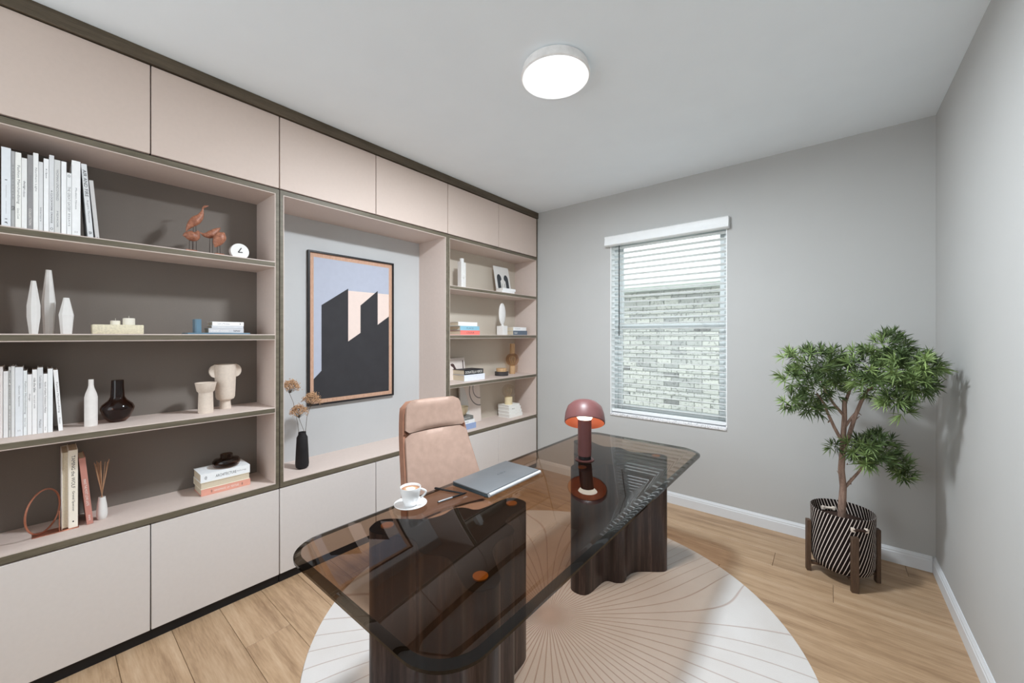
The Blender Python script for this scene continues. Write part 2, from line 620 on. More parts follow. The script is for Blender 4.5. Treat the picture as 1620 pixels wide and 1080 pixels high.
def text_part(s, length, height, mat, parent, origin, ex, ey, name='lettering', depth=0.0003):
    """flat lettering centred on origin; ex reading direction, ey letter-up direction"""
    cu = bpy.data.curves.new('t', 'FONT')
    cu.body = s; cu.size = 1.0; cu.align_x = 'CENTER'; cu.align_y = 'CENTER'; cu.extrude = 0.0
    cu.resolution_u = 2
    ob = bpy.data.objects.new('t', cu)
    me = bpy.data.meshes.new_from_object(ob)
    bpy.data.objects.remove(ob)
    xs = [v.co.x for v in me.vertices]; ys = [v.co.y for v in me.vertices]
    if not xs:
        return None
    w, h = max(xs) - min(xs), max(ys) - min(ys)
    mx, my = (max(xs) + min(xs)) / 2, (max(ys) + min(ys)) / 2
    kx, ky = length / w, height / h
    ex, ey = Vector(ex), Vector(ey)
    nz = ex.cross(ey)
    o0 = Vector(origin) + nz * depth
    for v in me.vertices:
        v.co = o0 + ex * ((v.co.x - mx) * kx) + ey * ((v.co.y - my) * ky)
    me.materials.clear()
    return obj(name, me, mat, parent)


# ------------------------------------------------------------------ room shell
XL, XR, YB, YF, H = -2.80, 0.49, 3.404, -1.5, 2.742
XF = -2.44                       # front plane of the wall unit
WX0, WX1, WZ0, WZ1 = -1.596, -0.622, 0.70, 2.33

fl = G(); fl.box(XL - .1, XR + .1, YF, YB + .1, -0.06, -0.012)
floor = struct('floor', fl, 'subfloor', 'light oak plank floor running under the desk and rug')
ppw = 0.19
variants = []
lens_ = [1.15, 1.45, 1.75]
for L in lens_:
    g = G(); g.box(0, L - 0.0015, 0, ppw - 0.0015, -0.012, 0.0, 0.0012, 1)
    me = g.mesh('plank', 0); me.materials.append(M['floor'])
    variants.append((L, me))
y = YF; row = 0
while y < YB - 0.001:
    x = XL - R_.random() * 1.1
    row += 1
    while x < XR:
        L, me = variants[R_.randrange(3)]
        x0 = max(x, XL); x1 = min(x + L, XR)
        y1 = min(y + ppw, YB)
        if x1 - x0 > 0.05:
            if x0 == x and x1 == x + L and y1 == y + ppw:
                o = bpy.data.objects.new('plank', me); COL.objects.link(o); o.parent = floor
                o.location = (x, y, 0)
            else:
                g = G(); g.box(0, x1 - x0 - 0.0015, 0, y1 - y - 0.0015, -0.012, 0.0, 0.0012, 1)
                obj('plank', g, 'floor', floor, (x0, y, 0), smooth=0)
        x += L
    y += ppw

g = G(); g.box(XL - .1, XR + .1, YF, YB + .12, H, H + 0.12)
struct('ceiling', g, 'ceiling', 'smooth off-white ceiling with a fine texture')
g = G(); g.box(XL - .12, XL, YF, YB + .12, -0.012, H)
struct('wall_left', g, 'wall', 'pale grey wall behind the built-in wall unit')
g = G(); g.box(XR, XR + .12, YF, YB + .12, -0.012, H)
struct('wall_right', g, 'wall', 'plain pale grey wall beside the potted tree')
g = G()
T = 0.16
g.box(XL, WX0, YB, YB + T, -0.012, H); g.box(WX1, XR, YB, YB + T, -0.012, H)
g.box(WX0, WX1, YB, YB + T, -0.012, WZ0); g.box(WX0, WX1, YB, YB + T, WZ1, H)
struct('wall_back', g, 'wall', 'pale grey wall pierced by the window with a white blind')
# front wall: unseen, with a large opening added behind the camera for fill light
OPX = -0.2
g = G()
g.box(OPX, XR, YF - .12, YF, -0.012, H); g.box(XL, OPX, YF - .12, YF, 2.62, H); g.box(XL, OPX, YF - .12, YF, -0.012, .85)
struct('wall_front', g, 'wall', 'pale grey wall with a large opening added for fill light facing the slatted blind')


def baseboard(name, x0, x1, y0, y1, axis, label):
    g = G()
    prof = [(0, 0), (0.014, 0), (0.014, 0.066), (0.011, 0.072), (0.011, 0.079), (0.006, 0.088), (0.004, 0.094), (0, 0.094)]
    if axis == 'x':
        g.prism([(y0 - p, z) for p, z in prof], x0, x1, 'x')
    else:
        g.prism([(x1 - p, z) for p, z in prof], y0, y1, 'y')
    struct(name, g, 'trimwhite', label, smooth=20)


baseboard('baseboard_back', XF + .0, XR - .015, YB, YB, 'x', 'white moulded baseboard under the window wall')
baseboard('baseboard_right', XR, XR, YF, YB - .001, 'y', 'white moulded baseboard along the plain side wall')

# ------------------------------------------------------------------ window
win = bpy.data.objects.new('window_1', None); COL.objects.link(win)
win.location = ((WX0 + WX1) / 2, YB, WZ0)
tag(win, 'white double-hung window behind a slatted blind', 'window', kind='structure')
g = G()
for (a, b_, c, d) in ((WX0, WX0 + .035, WZ0, WZ1), (WX1 - .035, WX1, WZ0, WZ1), (WX0, WX1, WZ0, WZ0 + .035), (WX0, WX1, WZ1 - .035, WZ1)):
    g.box(a, b_, YB + .085, YB + T, c, d, 0.003, 1)
obj('window_frame', g, 'sash', win, world=True)
g = G()
g.box(WX0 - .001, WX0 + .006, YB - .002, YB + .085, WZ0 + .004, WZ1); g.box(WX1 - .006, WX1 + .001, YB - .002, YB + .085, WZ0 + .004, WZ1)
obj('jamb_liner', g, 'slat', win, world=True, label='white jamb liner')
ZM = 1.505
for nm, z0, z1, y0 in (('upper_sash', ZM - .02, WZ1 - .035, YB + .122), ('lower_sash', WZ0 + .035, ZM + .022, YB + .094)):
    g = G(); x0, x1 = WX0 + .035, WX1 - .035; w = .038
    g.box(x0, x0 + w, y0, y0 + .026, z0, z1, .002, 1); g.box(x1 - w, x1, y0, y0 + .026, z0, z1, .002, 1)
    g.box(x0 + w, x1 - w, y0, y0 + .026, z0, z0 + w, .002, 1); g.box(x0 + w, x1 - w, y0, y0 + .026, z1 - w, z1, .002, 1)
    s = obj(nm, g, 'sash', win, world=True)
    g = G(); g.box(x0 + w - .004, x1 - w + .004, y0 + .011, y0 + .015, z0 + w - .004, z1 - w + .004)
    obj('pane', g, 'pane', s, world=True)
g = G(); g.box(WX0 - .0, WX1 + .0, YB - .012, YB + .085, WZ0 - .022, WZ0 + .004, .004, 2)
obj('window_sill', g, 'sill', win, world=True, label='speckled white stone sill')

bl = thing('window_blind', 'white horizontal slat blind with raised valance hanging in the window', 'blind', ((WX0 + WX1) / 2, YB, WZ0))
g = G()
prof = [(YB - .062, 2.262), (YB - .052, 2.256), (YB - .002, 2.256), (YB - .002, 2.346), (YB - .046, 2.346), (YB - .058, 2.338), (YB - .052, 2.32), (YB - .056, 2.29)]
g.prism(prof, WX0 - .035, WX1 + .02, 'x')
obj('valance', g, 'slat', bl, world=True, smooth=30)
g = G(); g.box(WX0 + .012, WX1 - .012, YB + .012, YB + .062, WZ1 - .062, WZ1 - .005, .003, 1)
obj('headrail', g, 'slat', bl, world=True)
NS = 30
pit = (2.240 - 0.775) / (NS - 1)
tilt = math.radians(9)
g = G()
hw = (WX1 - WX0) / 2 - .008
cw = .0255
top = []; bot = []
for k in range(5):
    s = -1 + k / 2
    u = s * cw
    crown = .003 * (1 - s * s)
    yy = u * math.cos(tilt); zz = -u * math.sin(tilt) + crown
    top.append((yy, zz + .0013)); bot.append((yy, zz - .0013))
g.prism(top + bot[::-1], -hw, hw, 'x')
slat_me = g.mesh('slat', 30); slat_me.materials.append(M['slat'])
for i in range(NS):
    o = bpy.data.objects.new('slat', slat_me); COL.objects.link(o); o.parent = bl
    o.location = (0, .038, 0.775 + i * pit - WZ0)
g = G(); g.box(-hw, hw, .012, .064, .012, .034, .003, 1)
obj('bottom_rail', g, 'slat', bl)
for fx in (-.80, -.06, .62):
    g = G()
    for yy in (.0125, .0635):
        g.tube([(fx * hw, yy, .03), (fx * hw, yy, 1.58)], .0011, 5)
    obj('ladder_cord', g, 'cord', bl)
g = G(); g.tube([(-hw + .075, .004, .72), (-hw + .075, .004, 1.57)], .0042, 8)
obj('tilt_wand', g, 'wand', bl, label='dark tilt wand')

# ------------------------------------------------------------------ outside: the neighbouring house
YN = 5.9
nh = thing('neighbour_house', 'whitewashed brick house wall with pale eave seen through the window', 'house', (-1.9, YN, -.15))
BX0, NB, CR, Z0B = -2.96, 10, 29, 0.14
g = G(); g.box(BX0, BX0 + NB * .21, YN, YN + .2, Z0B, Z0B + CR * .067)
obj('mortar_bed', g, 'mortar', nh, world=True)
g = G()
g.box(-9, BX0, YN - .008, YN + .2, -.15, 2.2); g.box(BX0 + NB * .21, 6, YN - .008, YN + .2, -.15, 2.2)
g.box(BX0, BX0 + NB * .21, YN - .008, YN + .2, -.15, Z0B); g.box(BX0, BX0 + NB * .21, YN - .008, YN + .2, Z0B + CR * .067, 2.2)
obj('brick_field', g, 'brick_far', nh, world=True)
full = G(); full.box(0, .2, -.010, .02, 0, .058, .003, 1); fme = full.mesh('brick', 0); fme.materials.append(M['brick'])
half = G(); half.box(0, .095, -.010, .02, 0, .058, .003, 1); hme = half.mesh('brick', 0); hme.materials.append(M['brick'])
for c in range(CR):
    z = Z0B + c * .067 + .0045
    if c % 2 == 0:
        lst = [(BX0 + .005 + k * .21, fme) for k in range(NB)]
    else:
        lst = [(BX0 + .005, hme)] + [(BX0 + .11 + k * .21, fme) for k in range(NB - 1)] + [(BX0 + .11 + (NB - 1) * .21, hme)]
    for x, me in lst:
        o = bpy.data.objects.new('brick', me); COL.objects.link(o); o.parent = nh
        o.location = Vector((x, YN + R_.uniform(-.002, .002), z)) - nh.location
g = G(); g.box(-9, 6, YN - .42, YN, 2.10, 2.125)
obj('soffit', g, 'soffit', nh, world=True)
g = G(); g.box(-9, 6, YN - .45, YN - .42, 2.06, 2.20); g.box(-9, 6, YN - .55, YN - .45, 2.10, 2.20, .01, 2)
obj('gutter', g, 'gutter', nh, world=True)
g = G(); g.prism([(YN - .5, 2.2), (YN - .5, 2.23), (YN + 4.0, 4.73), (YN + 4.0, 4.6)], -9, 6, 'x')
obj('roof', g, 'shingle', nh, world=True)
g = G(); g.box(-12, 9, YB + T + .02, 12, -.25, -.15)
tag(obj('side_yard_ground', g, 'lawn'), 'pale gravel ground between the two houses', 'ground', kind='structure')

# ------------------------------------------------------------------ built-in wall unit
ZS = dict(door0=.052, door1=.541, cb0=.548, cb1=.580, s3b=.980, s3t=1.012, s2b=1.396, s2t=1.428, s1b=1.810, s1t=1.842, t0=2.228, t1=2.257, ud0=2.266, ud1=2.676)
D_BACK = XF - .30
ST = .024          # stile width
LN = .0045         # lining thickness seen from the front
UNITS = [('L', -.222, .868), ('N', .868, 2.133), ('R', 2.133, YB - .004)]
SPLIT = {'L': .323, 'N': 1.479, 'R': 2.769}
LABEL = {'L': ('bookcase', 'tall bookcase unit with dark charcoal back and ring bookend on its lowest shelf', 'bookcase'),
         'N': ('display_niche', 'open niche unit of the wall storage holding the framed geometric print', 'cabinet'),
         'R': ('bookcase', 'tall bookcase unit with lighter taupe back beside the window wall', 'bookcase')}


def edged(parent, x1, y0, y1, z0, z1, depth_back, name='shelf'):
    """a beige board with an olive veneer strip along its front edge"""
    g = G(); g.box(depth_back, x1, y0, y1, z0, z1, .0006, 1)
    s = obj(name, g, 'lining', parent, world=True)
    g = G(); g.box(x1 - .002, x1 + .0015, y0, y1, z0 + LN, z1 - LN)
    obj('edge_band', g, 'edge', s, world=True, label='olive brown veneer edge')
    return s


for key, y0, y1 in UNITS:
    nm, lab, cat = LABEL[key]
    u = thing(nm, lab, cat, (XF - .17, (y0 + y1) / 2, 0))
    g = G(); g.box(XL + .002, XF - .014, y0 + .002, y1 - .002, 0.0, .05)
    obj('plinth', g, 'plinth', u, world=True, label='black recessed plinth')
    # dark carcass behind the doors
    g = G(); g.box(XL + .002, XF - .019, y0 + .001, y1 - .001, .05, ZS['cb0'] - .001)
    obj('base_carcass', g, 'gap', u, world=True)
    g = G(); g.box(XL + .002, XF - .019, y0 + .001, y1 - .001, ZS['t1'], 2.68)
    obj('top_carcass', g, 'gap', u, world=True)
    gp = .0022
    for a, b_ in ((y0, SPLIT[key]), (SPLIT[key], y1)):
        aa = a + (gp if a != y0 else gp * 1.2); bb = b_ - (gp if b_ != y1 else gp * 1.2)
        if key == 'R' and b_ == y1: bb = y1 - .018
        g = G(); g.box(XF - .018, XF, aa, bb, ZS['door0'], ZS['door1'], .0012, 1)
        obj('lower_door', g, 'door_lo', u, world=True)
        g = G(); g.box(XF - .018, XF, aa, bb, ZS['ud0'], ZS['ud1'], .0012, 1)
        obj('upper_door', g, 'door_up', u, world=True)
    if key == 'R':
        g = G(); g.box(XF - .018, XF + .001, y1 - .0155, y1, .052, 2.68)
        obj('end_filler', g, 'fascia', u, world=True, label='dark veneer filler strip')
    iy0, iy1 = y0 + ST, y1 - ST
    # counter, head, sides, back
    back = XL + .002 if key == 'N' else D_BACK
    g = G()
    g.box(XL + .002, XF - .0005, y0 + .0028, y1 - .0028, ZS['cb0'], ZS['cb1'])
    co = obj('counter', g, 'lining', u, world=True)
    g = G(); g.box(XF - .001, XF + .0015, y0 + .0028, y1 - .0028, ZS['cb0'], ZS['cb1'] - LN)
    obj('edge_band', g, 'edge', co, world=True, label='olive brown veneer edge')
    g = G(); g.box(XL + .002, XF - .0005, y0 + .0028, y1 - .0028, ZS['t0'], ZS['t1'])
    hd_ = obj('head_panel', g, 'lining', u, world=True)
    g = G(); g.box(XF - .001, XF + .0015, y0 + .0028, y1 - .0028, ZS['t0'] + LN, ZS['t1'])
    obj('edge_band', g, 'edge', hd_, world=True, label='olive brown veneer edge')
    for a, b_, lo in ((y0 + .0028, iy0, True), (iy1, y1 - .0028, False)):
        g = G(); g.box(XL + .002, XF - .0005, a, b_, ZS['cb1'], ZS['t0'])
        s = obj('side_panel', g, 'lining', u, world=True)
        g = G(); g.box(XF - .001, XF + .0015, a if lo else a + LN, b_ - LN if lo else b_, ZS['cb1'] - LN, ZS['t0'] + LN)
        obj('edge_band', g, 'edge', s, world=True, label='olive brown veneer edge')
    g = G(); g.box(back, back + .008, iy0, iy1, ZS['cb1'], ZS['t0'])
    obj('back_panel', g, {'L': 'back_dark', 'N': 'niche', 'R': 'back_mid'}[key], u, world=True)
    if True:
        for ja, jb in ((y0 + .0001, y0 + .0027), (y1 - .0027, y1 - .0001)):
            g = G(); g.box(XF - .02, XF - .004, ja, jb, ZS['cb0'], ZS['t1'])  # dark strip colours in the shade of the open gap between units
            obj('shadow_joint', g, 'gap', u, world=True, label='dark strip painted as shade in the gap between units')
    if key != 'N':
        for a, b_ in (('s1b', 's1t'), ('s2b', 's2t'), ('s3b', 's3t')):
            edged(u, XF - .0005, iy0, iy1, ZS[a], ZS[b_], D_BACK + .008)
g = G(); g.box(XL + .002, XF + .012, -.30, YB - .002, 2.681, H - .001)
o = struct('trim_1', g, 'fascia', 'dark olive-brown cornice board between wall unit and ceiling')

# ------------------------------------------------------------------ books
def upright_book(label, t, h, d, rgb, loc, lean=0.0, rz=0.0, group=None, lines=(), spine_out=True, pages='paper_w'):
    """spine faces +X; base centre of the spine at loc; lean tips the top towards -Y"""
    b = thing('book', label, 'book', loc, group=group, rot=(lean, 0, rz))
    k = .0022
    g = G()
    g.box(-d, 0, -t / 2, -t / 2 + k, 0, h, .0006, 1)
    g.box(-d, 0, t / 2 - k, t / 2, 0, h, .0006, 1)
    if spine_out:
        g.box(-k, 0.0004, -t / 2, t / 2, 0, h, .0006, 1)
    else:
        g.box(-d, -d + k, -t / 2, t / 2, 0, h, .0006, 1)
    obj('cover', g, CV(rgb), b)
    g = G()
    if spine_out:
        g.box(-d + .004, -k, -t / 2 + k, t / 2 - k, .003, h - .003)
    else:
        g.box(-d + k, -.004, -t / 2 + k, t / 2 - k, .003, h - .003)
    obj('pages', g, pages, b)
    for (s, zc, L, hh, mat) in lines:
        text_part(s, L * h, hh * t, mat, b, (.0004, 0, zc * h), (0, 0, -1), (0, 1, 0))
    return b


def flat_book(label, t, w, d, rgb, loc, rz=0.0, group=None, lines=(), pages='paper', spine_in=False):
    """lies flat, spine along Y facing +X; loc is the near-left bottom corner (spine plane, low Y)"""
    b = thing('book', label, 'book', loc, rz, group)
    k = .002
    g = G()
    g.box(-d, 0, 0, w, 0, k, .0005, 1); g.box(-d, 0, 0, w, t - k, t, .0005, 1)
    if spine_in:
        g.box(-d, -d + k, 0, w, 0, t, .0005, 1)
    else:
        g.box(-k, .0004, 0, w, 0, t, .0005, 1)
    obj('cover', g, CV(rgb), b)
    g = G(); g.box(-d + k + .001, -k - .0015, .003, w - .003, k, t - k)
    obj('pages', g, pages, b)
    for (s, yc, L, hh, mat) in lines:
        text_part(s, L * w, hh * t, mat, b, (.0004, yc * w, t / 2), (0, 1, 0), (0, 0, 1))
    return b


ORD = ['first', 'second', 'third', 'fourth', 'fifth', 'sixth', 'seventh', 'eighth', 'ninth', 'tenth', 'eleventh', 'twelfth', 'thirteenth']
# --- row on the top shelf of the dark-backed bookcase
XS1 = -2.478
row1 = [  # px0, px1, top py, colour, look, lettering
    (1.7, 17.4, 233, (214, 218, 222), 'thick pale blue-white', [('| — — |', .35, .5, .25, 'ink_grey'), ('f', .06, .03, .3, 'ink')]),
    (17.5, 23.8, 239, (164, 164, 164), 'thin mid-grey', [('STREETSTYLE', .6, .45, .4, 'ink_grey'), ('m', .26, .05, .8, 'ink')]),
    (23.9, 33.8, 241, (226, 226, 222), 'white', [('Fashion Merchandising', .58, .5, .6, 'ink_grey'), ('Grace Cook', .2, .14, .35, 'ink_grey')]),
    (33.9, 43.0, 250, (222, 222, 220), 'plain white', [('design', .62, .12, .5, 'ink'), ('ideas', .5, .09, .4, 'ink_grey')]),
    (43.2, 52.2, 245, (138, 137, 137), 'dark grey', [('Photography', .62, .22, .5, 'ink_grey'), ('COLLECTION', .18, .22, .45, 'ink_white')]),
    (52.3, 61.0, 242, (224, 224, 222), 'tall white', [('Northern Light', .66, .3, .45, 'ink_grey')]),
    (61.1, 68.3, 256, (208, 208, 208), 'short pale grey', [('interiors', .25, .2, .4, 'ink_grey')]),
    (68.8, 77.5, 251, (226, 226, 226), 'bright white', [('A i Space', .8, .13, .35, 'ink')]),
    (77.6, 85.8, 245.5, (206, 207, 208), 'tall grey-white', [('A CLOCKWORK ORANGE', .34, .42, .38, 'ink'), ('O', .06, .03, .6, 'ink')]),
    (85.9, 95.8, 253, (200, 200, 199), 'grey', [('WOMAN UNCOVERED', .66, .42, .38, 'ink_grey'), ('MEMOIR', .2, .22, .3, 'ink_grey')]),
    (96.6, 105.3, 255.5, (230, 230, 230), 'blank white', []),
    (105.4, 113.2, 273.5, (220, 221, 221), 'shortest white', [('THE GREAT GATSBY', .58, .4, .55, 'ink_grey'), ('O', .95, .04, .55, 'ink'), ('ESSAYS', .25, .2, .4, 'ink_grey')]),
    (113.3, 127.5, 254.5, (224, 224, 224), 'thick white', [('Modern House', .5, .28, .2, 'ink_grey'), ('= =', .06, .02, .3, 'ink_grey')]),
]
nb = len(row1)
for i, (a, b_, tp, rgb, look, ln) in enumerate(row1):
    p0, p1 = hx(a, 300, XS1), hx(b_, 300, XS1)
    t = p1.y - p0.y - .0006
    h = hx((a + b_) / 2, tp, XS1).z - ZS['s1t']
    cnt = nb - i
    lab = '%s upright book, %s counting back from the leaning pair, top shelf' % (look, ORD[cnt - 1])
    upright_book(lab, t, h, .19, rgb, (XS1, (p0.y + p1.y) / 2, ZS['s1t']), group='upright books on the top shelf', lines=ln)


def lean_book(label, tpx, bpx, thick_px, rgb, X, Z, lines, group, d=.19, pages='paper_w'):
    """tpx: pixel of the top left corner of the spine, bpx: of its bottom left corner"""
    a = hx(tpx[0], tpx[1], X); b_ = hx(bpx[0], bpx[1], X)
    dy, dz = b_.y - a.y, a.z - Z
    ang = math.atan2(dy, dz)
    h = math.hypot(dy, dz)
    t = thick_px
    # lean about X: top goes to -Y for positive angle; bottom corner rests on the shelf
    cy = b_.y + (t / 2) * math.cos(ang)
    cz = Z + 0.0005 + (t / 2) * math.sin(ang)
    return upright_book(label, t, h * .985, d, rgb, (X, cy, cz), lean=ang, lines=lines, group=group, pages=pages)


lean_book('grey-white leaning book with large dark capitals on its spine, top shelf', (127.8, 256.6), (139.3, 374), .0165, (206, 207, 208), XS1, ZS['s1t'],
          [('AIR AND FIRE', .74, .36, .62, 'ink'), ('Rupert Thomson', .36, .3, .4, 'ink_grey'), ('B', .07, .035, .5, 'ink')], 'leaning books on the top shelf')
lean_book('thin speckled grey leaning book at the end of the row, top shelf', (140.6, 283.3), (151.0, 375), .0125, (188, 186, 184), XS1, ZS['s1t'],
          [('.', .03, .01, .2, 'ink')], 'leaning books on the top shelf')

# --- row on the third shelf down
XS3 = -2.55
row3 = [
    (-9, 4.6, 580, (226, 222, 220), 'creamy white', []),
    (5.0, 13.0, 587, (236, 240, 242), 'short brilliant white', []),
    (13.2, 17.6, 580, (198, 198, 196), 'narrow ragged-print grey', [('floral patterns', .7, .5, .7, 'ink'), ('archive', .25, .3, .5, 'ink_grey')]),
    (17.7, 23.6, 579, (218, 219, 219), 'slim pale grey', []),
    (23.7, 36.5, 580.5, (220, 224, 227), 'thick cool white', [('Quiet Spaces', .58, .3, .22, 'ink_grey'), ('= =', .08, .02, .3, 'ink_grey')]),
    (36.6, 43.0, 586, (222, 225, 226), 'slim white', [('Fashion Merchandising', .58, .5, .6, 'ink_grey'), ('Grace Cook', .2, .14, .4, 'ink_grey')]),
    (43.1, 50.7, 592, (228, 231, 232), 'short plain white', [('design', .62, .12, .5, 'ink_grey')]),
    (50.8, 58.9, 584.5, (230, 232, 233), 'white heavy-lettered', [('ride the bike', .76, .22, .5, 'ink'), ('lost and wide', .5, .2, .35, 'ink_grey')]),
    (59.0, 68.2, 581, (208, 210, 212), 'tall pale grey', [('Twelve Islands', .78, .2, .4, 'ink_grey'), ('Maitland', .15, .12, .4, 'ink_grey')]),
    (68.3, 75.1, 591, (228, 230, 231), 'short bold-lettered white', [('North of Fashion Turbulence in Motion', .6, .52, .42, 'ink'), ('Press', .07, .06, .3, 'ink_grey')]),
    (75.2, 83.7, 583, (224, 226, 228), 'blank white', []),
]
nb = len(row3)
for i, (a, b_, tp, rgb, look, ln) in enumerate(row3):
    p0, p1 = hx(a, 640, XS3), hx(b_, 640, XS3)
    t = p1.y - p0.y - .0006
    h = hx((a + b_) / 2, tp, XS3).z - ZS['s3t']
    lab = '%s upright book, %s counting back from the leaning one, third shelf' % (look, ORD[nb - i - 1])
    upright_book(lab, t, h, .16, rgb, (XS3, (p0.y + p1.y) / 2, ZS['s3t']), group='upright books on the third shelf', lines=ln)
lean_book('slim white leaning book beside the white bottle, third shelf', (84.0, 584), (92.7, 681.5), .0125, (228, 230, 231), XS3, ZS['s3t'],
          [('Fashion Merchandising', .55, .5, .55, 'ink_grey'), ('Grace', .17, .1, .4, 'ink_grey')], None, d=.16)

# --- lowest shelf: two upright books and a leaning one beside the ring bookend
ZC = ZS['cb1']
upright_book('cream book turned fore-edge out, standing on the copper ring bookend', .0205, .332, .16, (222, 218, 212), (-2.560, .0655, ZC + .0035), lines=[], spine_out=False, pages='paper')
p0, p1 = hx(107.6, 775, -2.552), hx(123.0, 775, -2.552)
upright_book('ivory upright book with large serif capitals beside the leaning pink book', p1.y - p0.y - .001, .338, .16, (228, 220, 206), (-2.552, (p0.y + p1.y) / 2 + .001, ZC + .0035),
             lines=[('TAMING the WOLF', .72, .42, .4, 'ink'), ('Gretel Spencer', .34, .26, .34, 'ink'), ('·', .08, .02, .2, 'ink')], pages='paper')
lean_book('salmon-pink leaning book with white title beside the reed diffuser', (124.2, 724), (137.5, 828.5), .020, (180, 124, 112), -2.549, ZC,
          [('MAKE THE MOST LOVE LASTS', .48, .4, .4, 'ink_white'), ('more', .1, .08, .3, 'ink_white')], None, d=.15, pages='paper')

rb = thing('ring_bookend', 'copper ring bookend on a flat strap base on the lowest shelf', 'bookend', (-2.575, .02, ZC))
g = G()
g.box(-.03, .03, -.045, .085, 0, .003, .001, 1)
obj('strap_base', g, 'copper', rb)
g = G(); n = 48
ya = math.radians(148); rr_ = .089
g.tube([(-.012 + (.5 * rr_) * 0 + rr_ * math.cos(2 * math.pi * k / n) * math.cos(ya), -.015 + rr_ * math.cos(2 * math.pi * k / n) * math.sin(ya), .0055 + rr_ + rr_ * math.sin(2 * math.pi * k / n)) for k in range(n)], .0034, 8, True)
obj('ring', g, 'copper', rb)
g = G(); g.box(-.025, .025, .028, .0305, .003, .09, .0005, 1)
obj('back_plate', g, 'copper', rb)

rd = thing('reed_diffuser', 'white tapered reed diffuser with brown sticks on the lowest shelf', 'diffuser', (-2.586, .177, ZC))
g = G(); g.lathe([(.0, 0), (.013, 0), (.0165, .006), (.0185, .020), (.0185, .036), (.016, .064), (.0115, .100), (.0098, .100), (.0095, .085), (0, .085)], 28)
obj('bottle', g, 'white_cer', rd)
for k in range(11):
    a = R_.uniform(-1, 1); c = R_.uniform(-.5, .5)
    if k < 2: a = (-1, 1)[k]
    g = G(); g.tube([(c * .006, -a * .004, .085), (c * .03, a * .024, .262 + R_.uniform(-.008, .006))], .0011, 5)
    obj('reed', g, 'reed', rd)

# --- stack with smoky glass vessel
stk = [(.034, (206, 148, 130), 'orange-spined book at the bottom of the stack under the smoky glass vessel', [('HANDMADE  OF  TEXTILES', .5, .5, .3, 'ink_white'), ('*', .2, .03, .5, 'ink'), ('*', .82, .03, .5, 'ink')], 'paper', False, .0),
       (.035, (232, 222, 204), 'cream fore-edge book in the middle of the stack under the smoky glass vessel', [], 'paper', True, .0015),
       (.044, (224, 226, 232), 'white book topping the stack under the smoky glass vessel', [('ARCHITECTURE', .5, .42, .32, 'ink'), ('Anthology', .82, .2, .2, 'ink_grey'), ('@', .1, .05, .4, 'ink')], 'paper', False, .002)]
z = ZC + .0004
for t, rgb, lab, ln, pg, sin, dx in stk:
    flat_book(lab, t, .222, .15, rgb, (-2.533 - dx, .529 - dx, z), lines=ln, pages=pg, spine_in=sin, group='stacked books on the lowest shelf')
    z += t + .0004
g = G()
g.lathe([(0, .001), (.040, .001), (.058, .006), (.063, .018), (.063, .034), (.056, .043), (.034, .047), (.029, .051), (.029, .068), (.026, .070), (.024, .068), (.024, .050), (.031, .042), (.053, .036), (.057, .020), (.05, .008), (0, .006)], 36)
solo('glass_vessel', g, 'amber_glass', (-2.600, .655, z), 'low smoky brown glass vessel on the three-book stack', 'vessel')

# ------------------------------------------------------------------ shelf ornaments, dark-backed bookcase
def faceted(name, px, top_py, half_bot, half_mid, mid_py, half_top, label, X=-2.56, mid2=None, rot=0.3):
    p = hx(px, 528, X); z0 = ZS['s2t']
    k = abs((hx(px + 1, 528, X) - p).y) * .94
    zt = hx(px, top_py, X).z - z0; zm = hx(px, mid_py, X).z - z0
    prof = [(half_bot * k, 0), (half_mid * k, zm)]
    if mid2:
        prof.append((half_mid * k, hx(px, mid2, X).z - z0))
    prof += [(half_top * k, zt), (half_top * k * .7, zt), (half_top * k * .6, zt - .02)]
    g = G(); g.lathe(prof, 8)
    solo(name, g, 'white_cer', (X, p.y, z0), label, 'vase', 'faceted white vases', rot=(0, 0, rot), smooth=10)


faceted('faceted_vase', 53, 444, 8, 12.6, 501, 4.6, 'middle-height faceted white vase on the second shelf', mid2=483, rot=.45)
faceted('faceted_vase', 77, 427, 9, 12.2, 478, 5.2, 'tallest faceted white vase standing between two shorter ones', X=-2.61, rot=.1)
faceted('faceted_vase', 105, 471, 10, 13.4, 498, 5.2, 'shortest faceted white vase beside the two-candle stone tray', rot=.2)

X2 = -2.545
pa, pb = hx(146, 528, X2), hx(227.6, 528, X2)
zt = hx(180, 513.3, X2).z - ZS['s2t']
g = G(); g.box(-.085, 0, 0, pb.y - pa.y, 0, zt, .003, 2)
solo('stone_tray', g, 'traver', (X2, pa.y, ZS['s2t']), 'cream stone block tray carrying two round candles', 'tray')
for a, b_, tp, xx, lab in ((174.1, 191, 507.3, -2.585, 'lower round cream candle standing on the stone tray'), (193.6, 214, 503, -2.575, 'taller round cream candle standing on the stone tray')):
    qa, qb = hx(a, 513, xx), hx(b_, 513, xx)
    r = (qb.y - qa.y) / 2 * .97; hh = hx(190, tp, xx).z - ZS['s2t'] - zt
    c = thing('candle', lab, 'candle', (xx, (qa.y + qb.y) / 2, ZS['s2t'] + zt + .0003), group='candles on the stone tray')
    g = G(); g.lathe([(0, 0), (r, 0), (r, hh - .002), (r - .002, hh), (0, hh - .0015)], 28)
    obj('wax', g, 'candle', c)
    g = G(); g.tube([(0, 0, hh - .002), (.001, 0, hh + .011)], .0011, 6)
    obj('wick', g, 'wick', c)

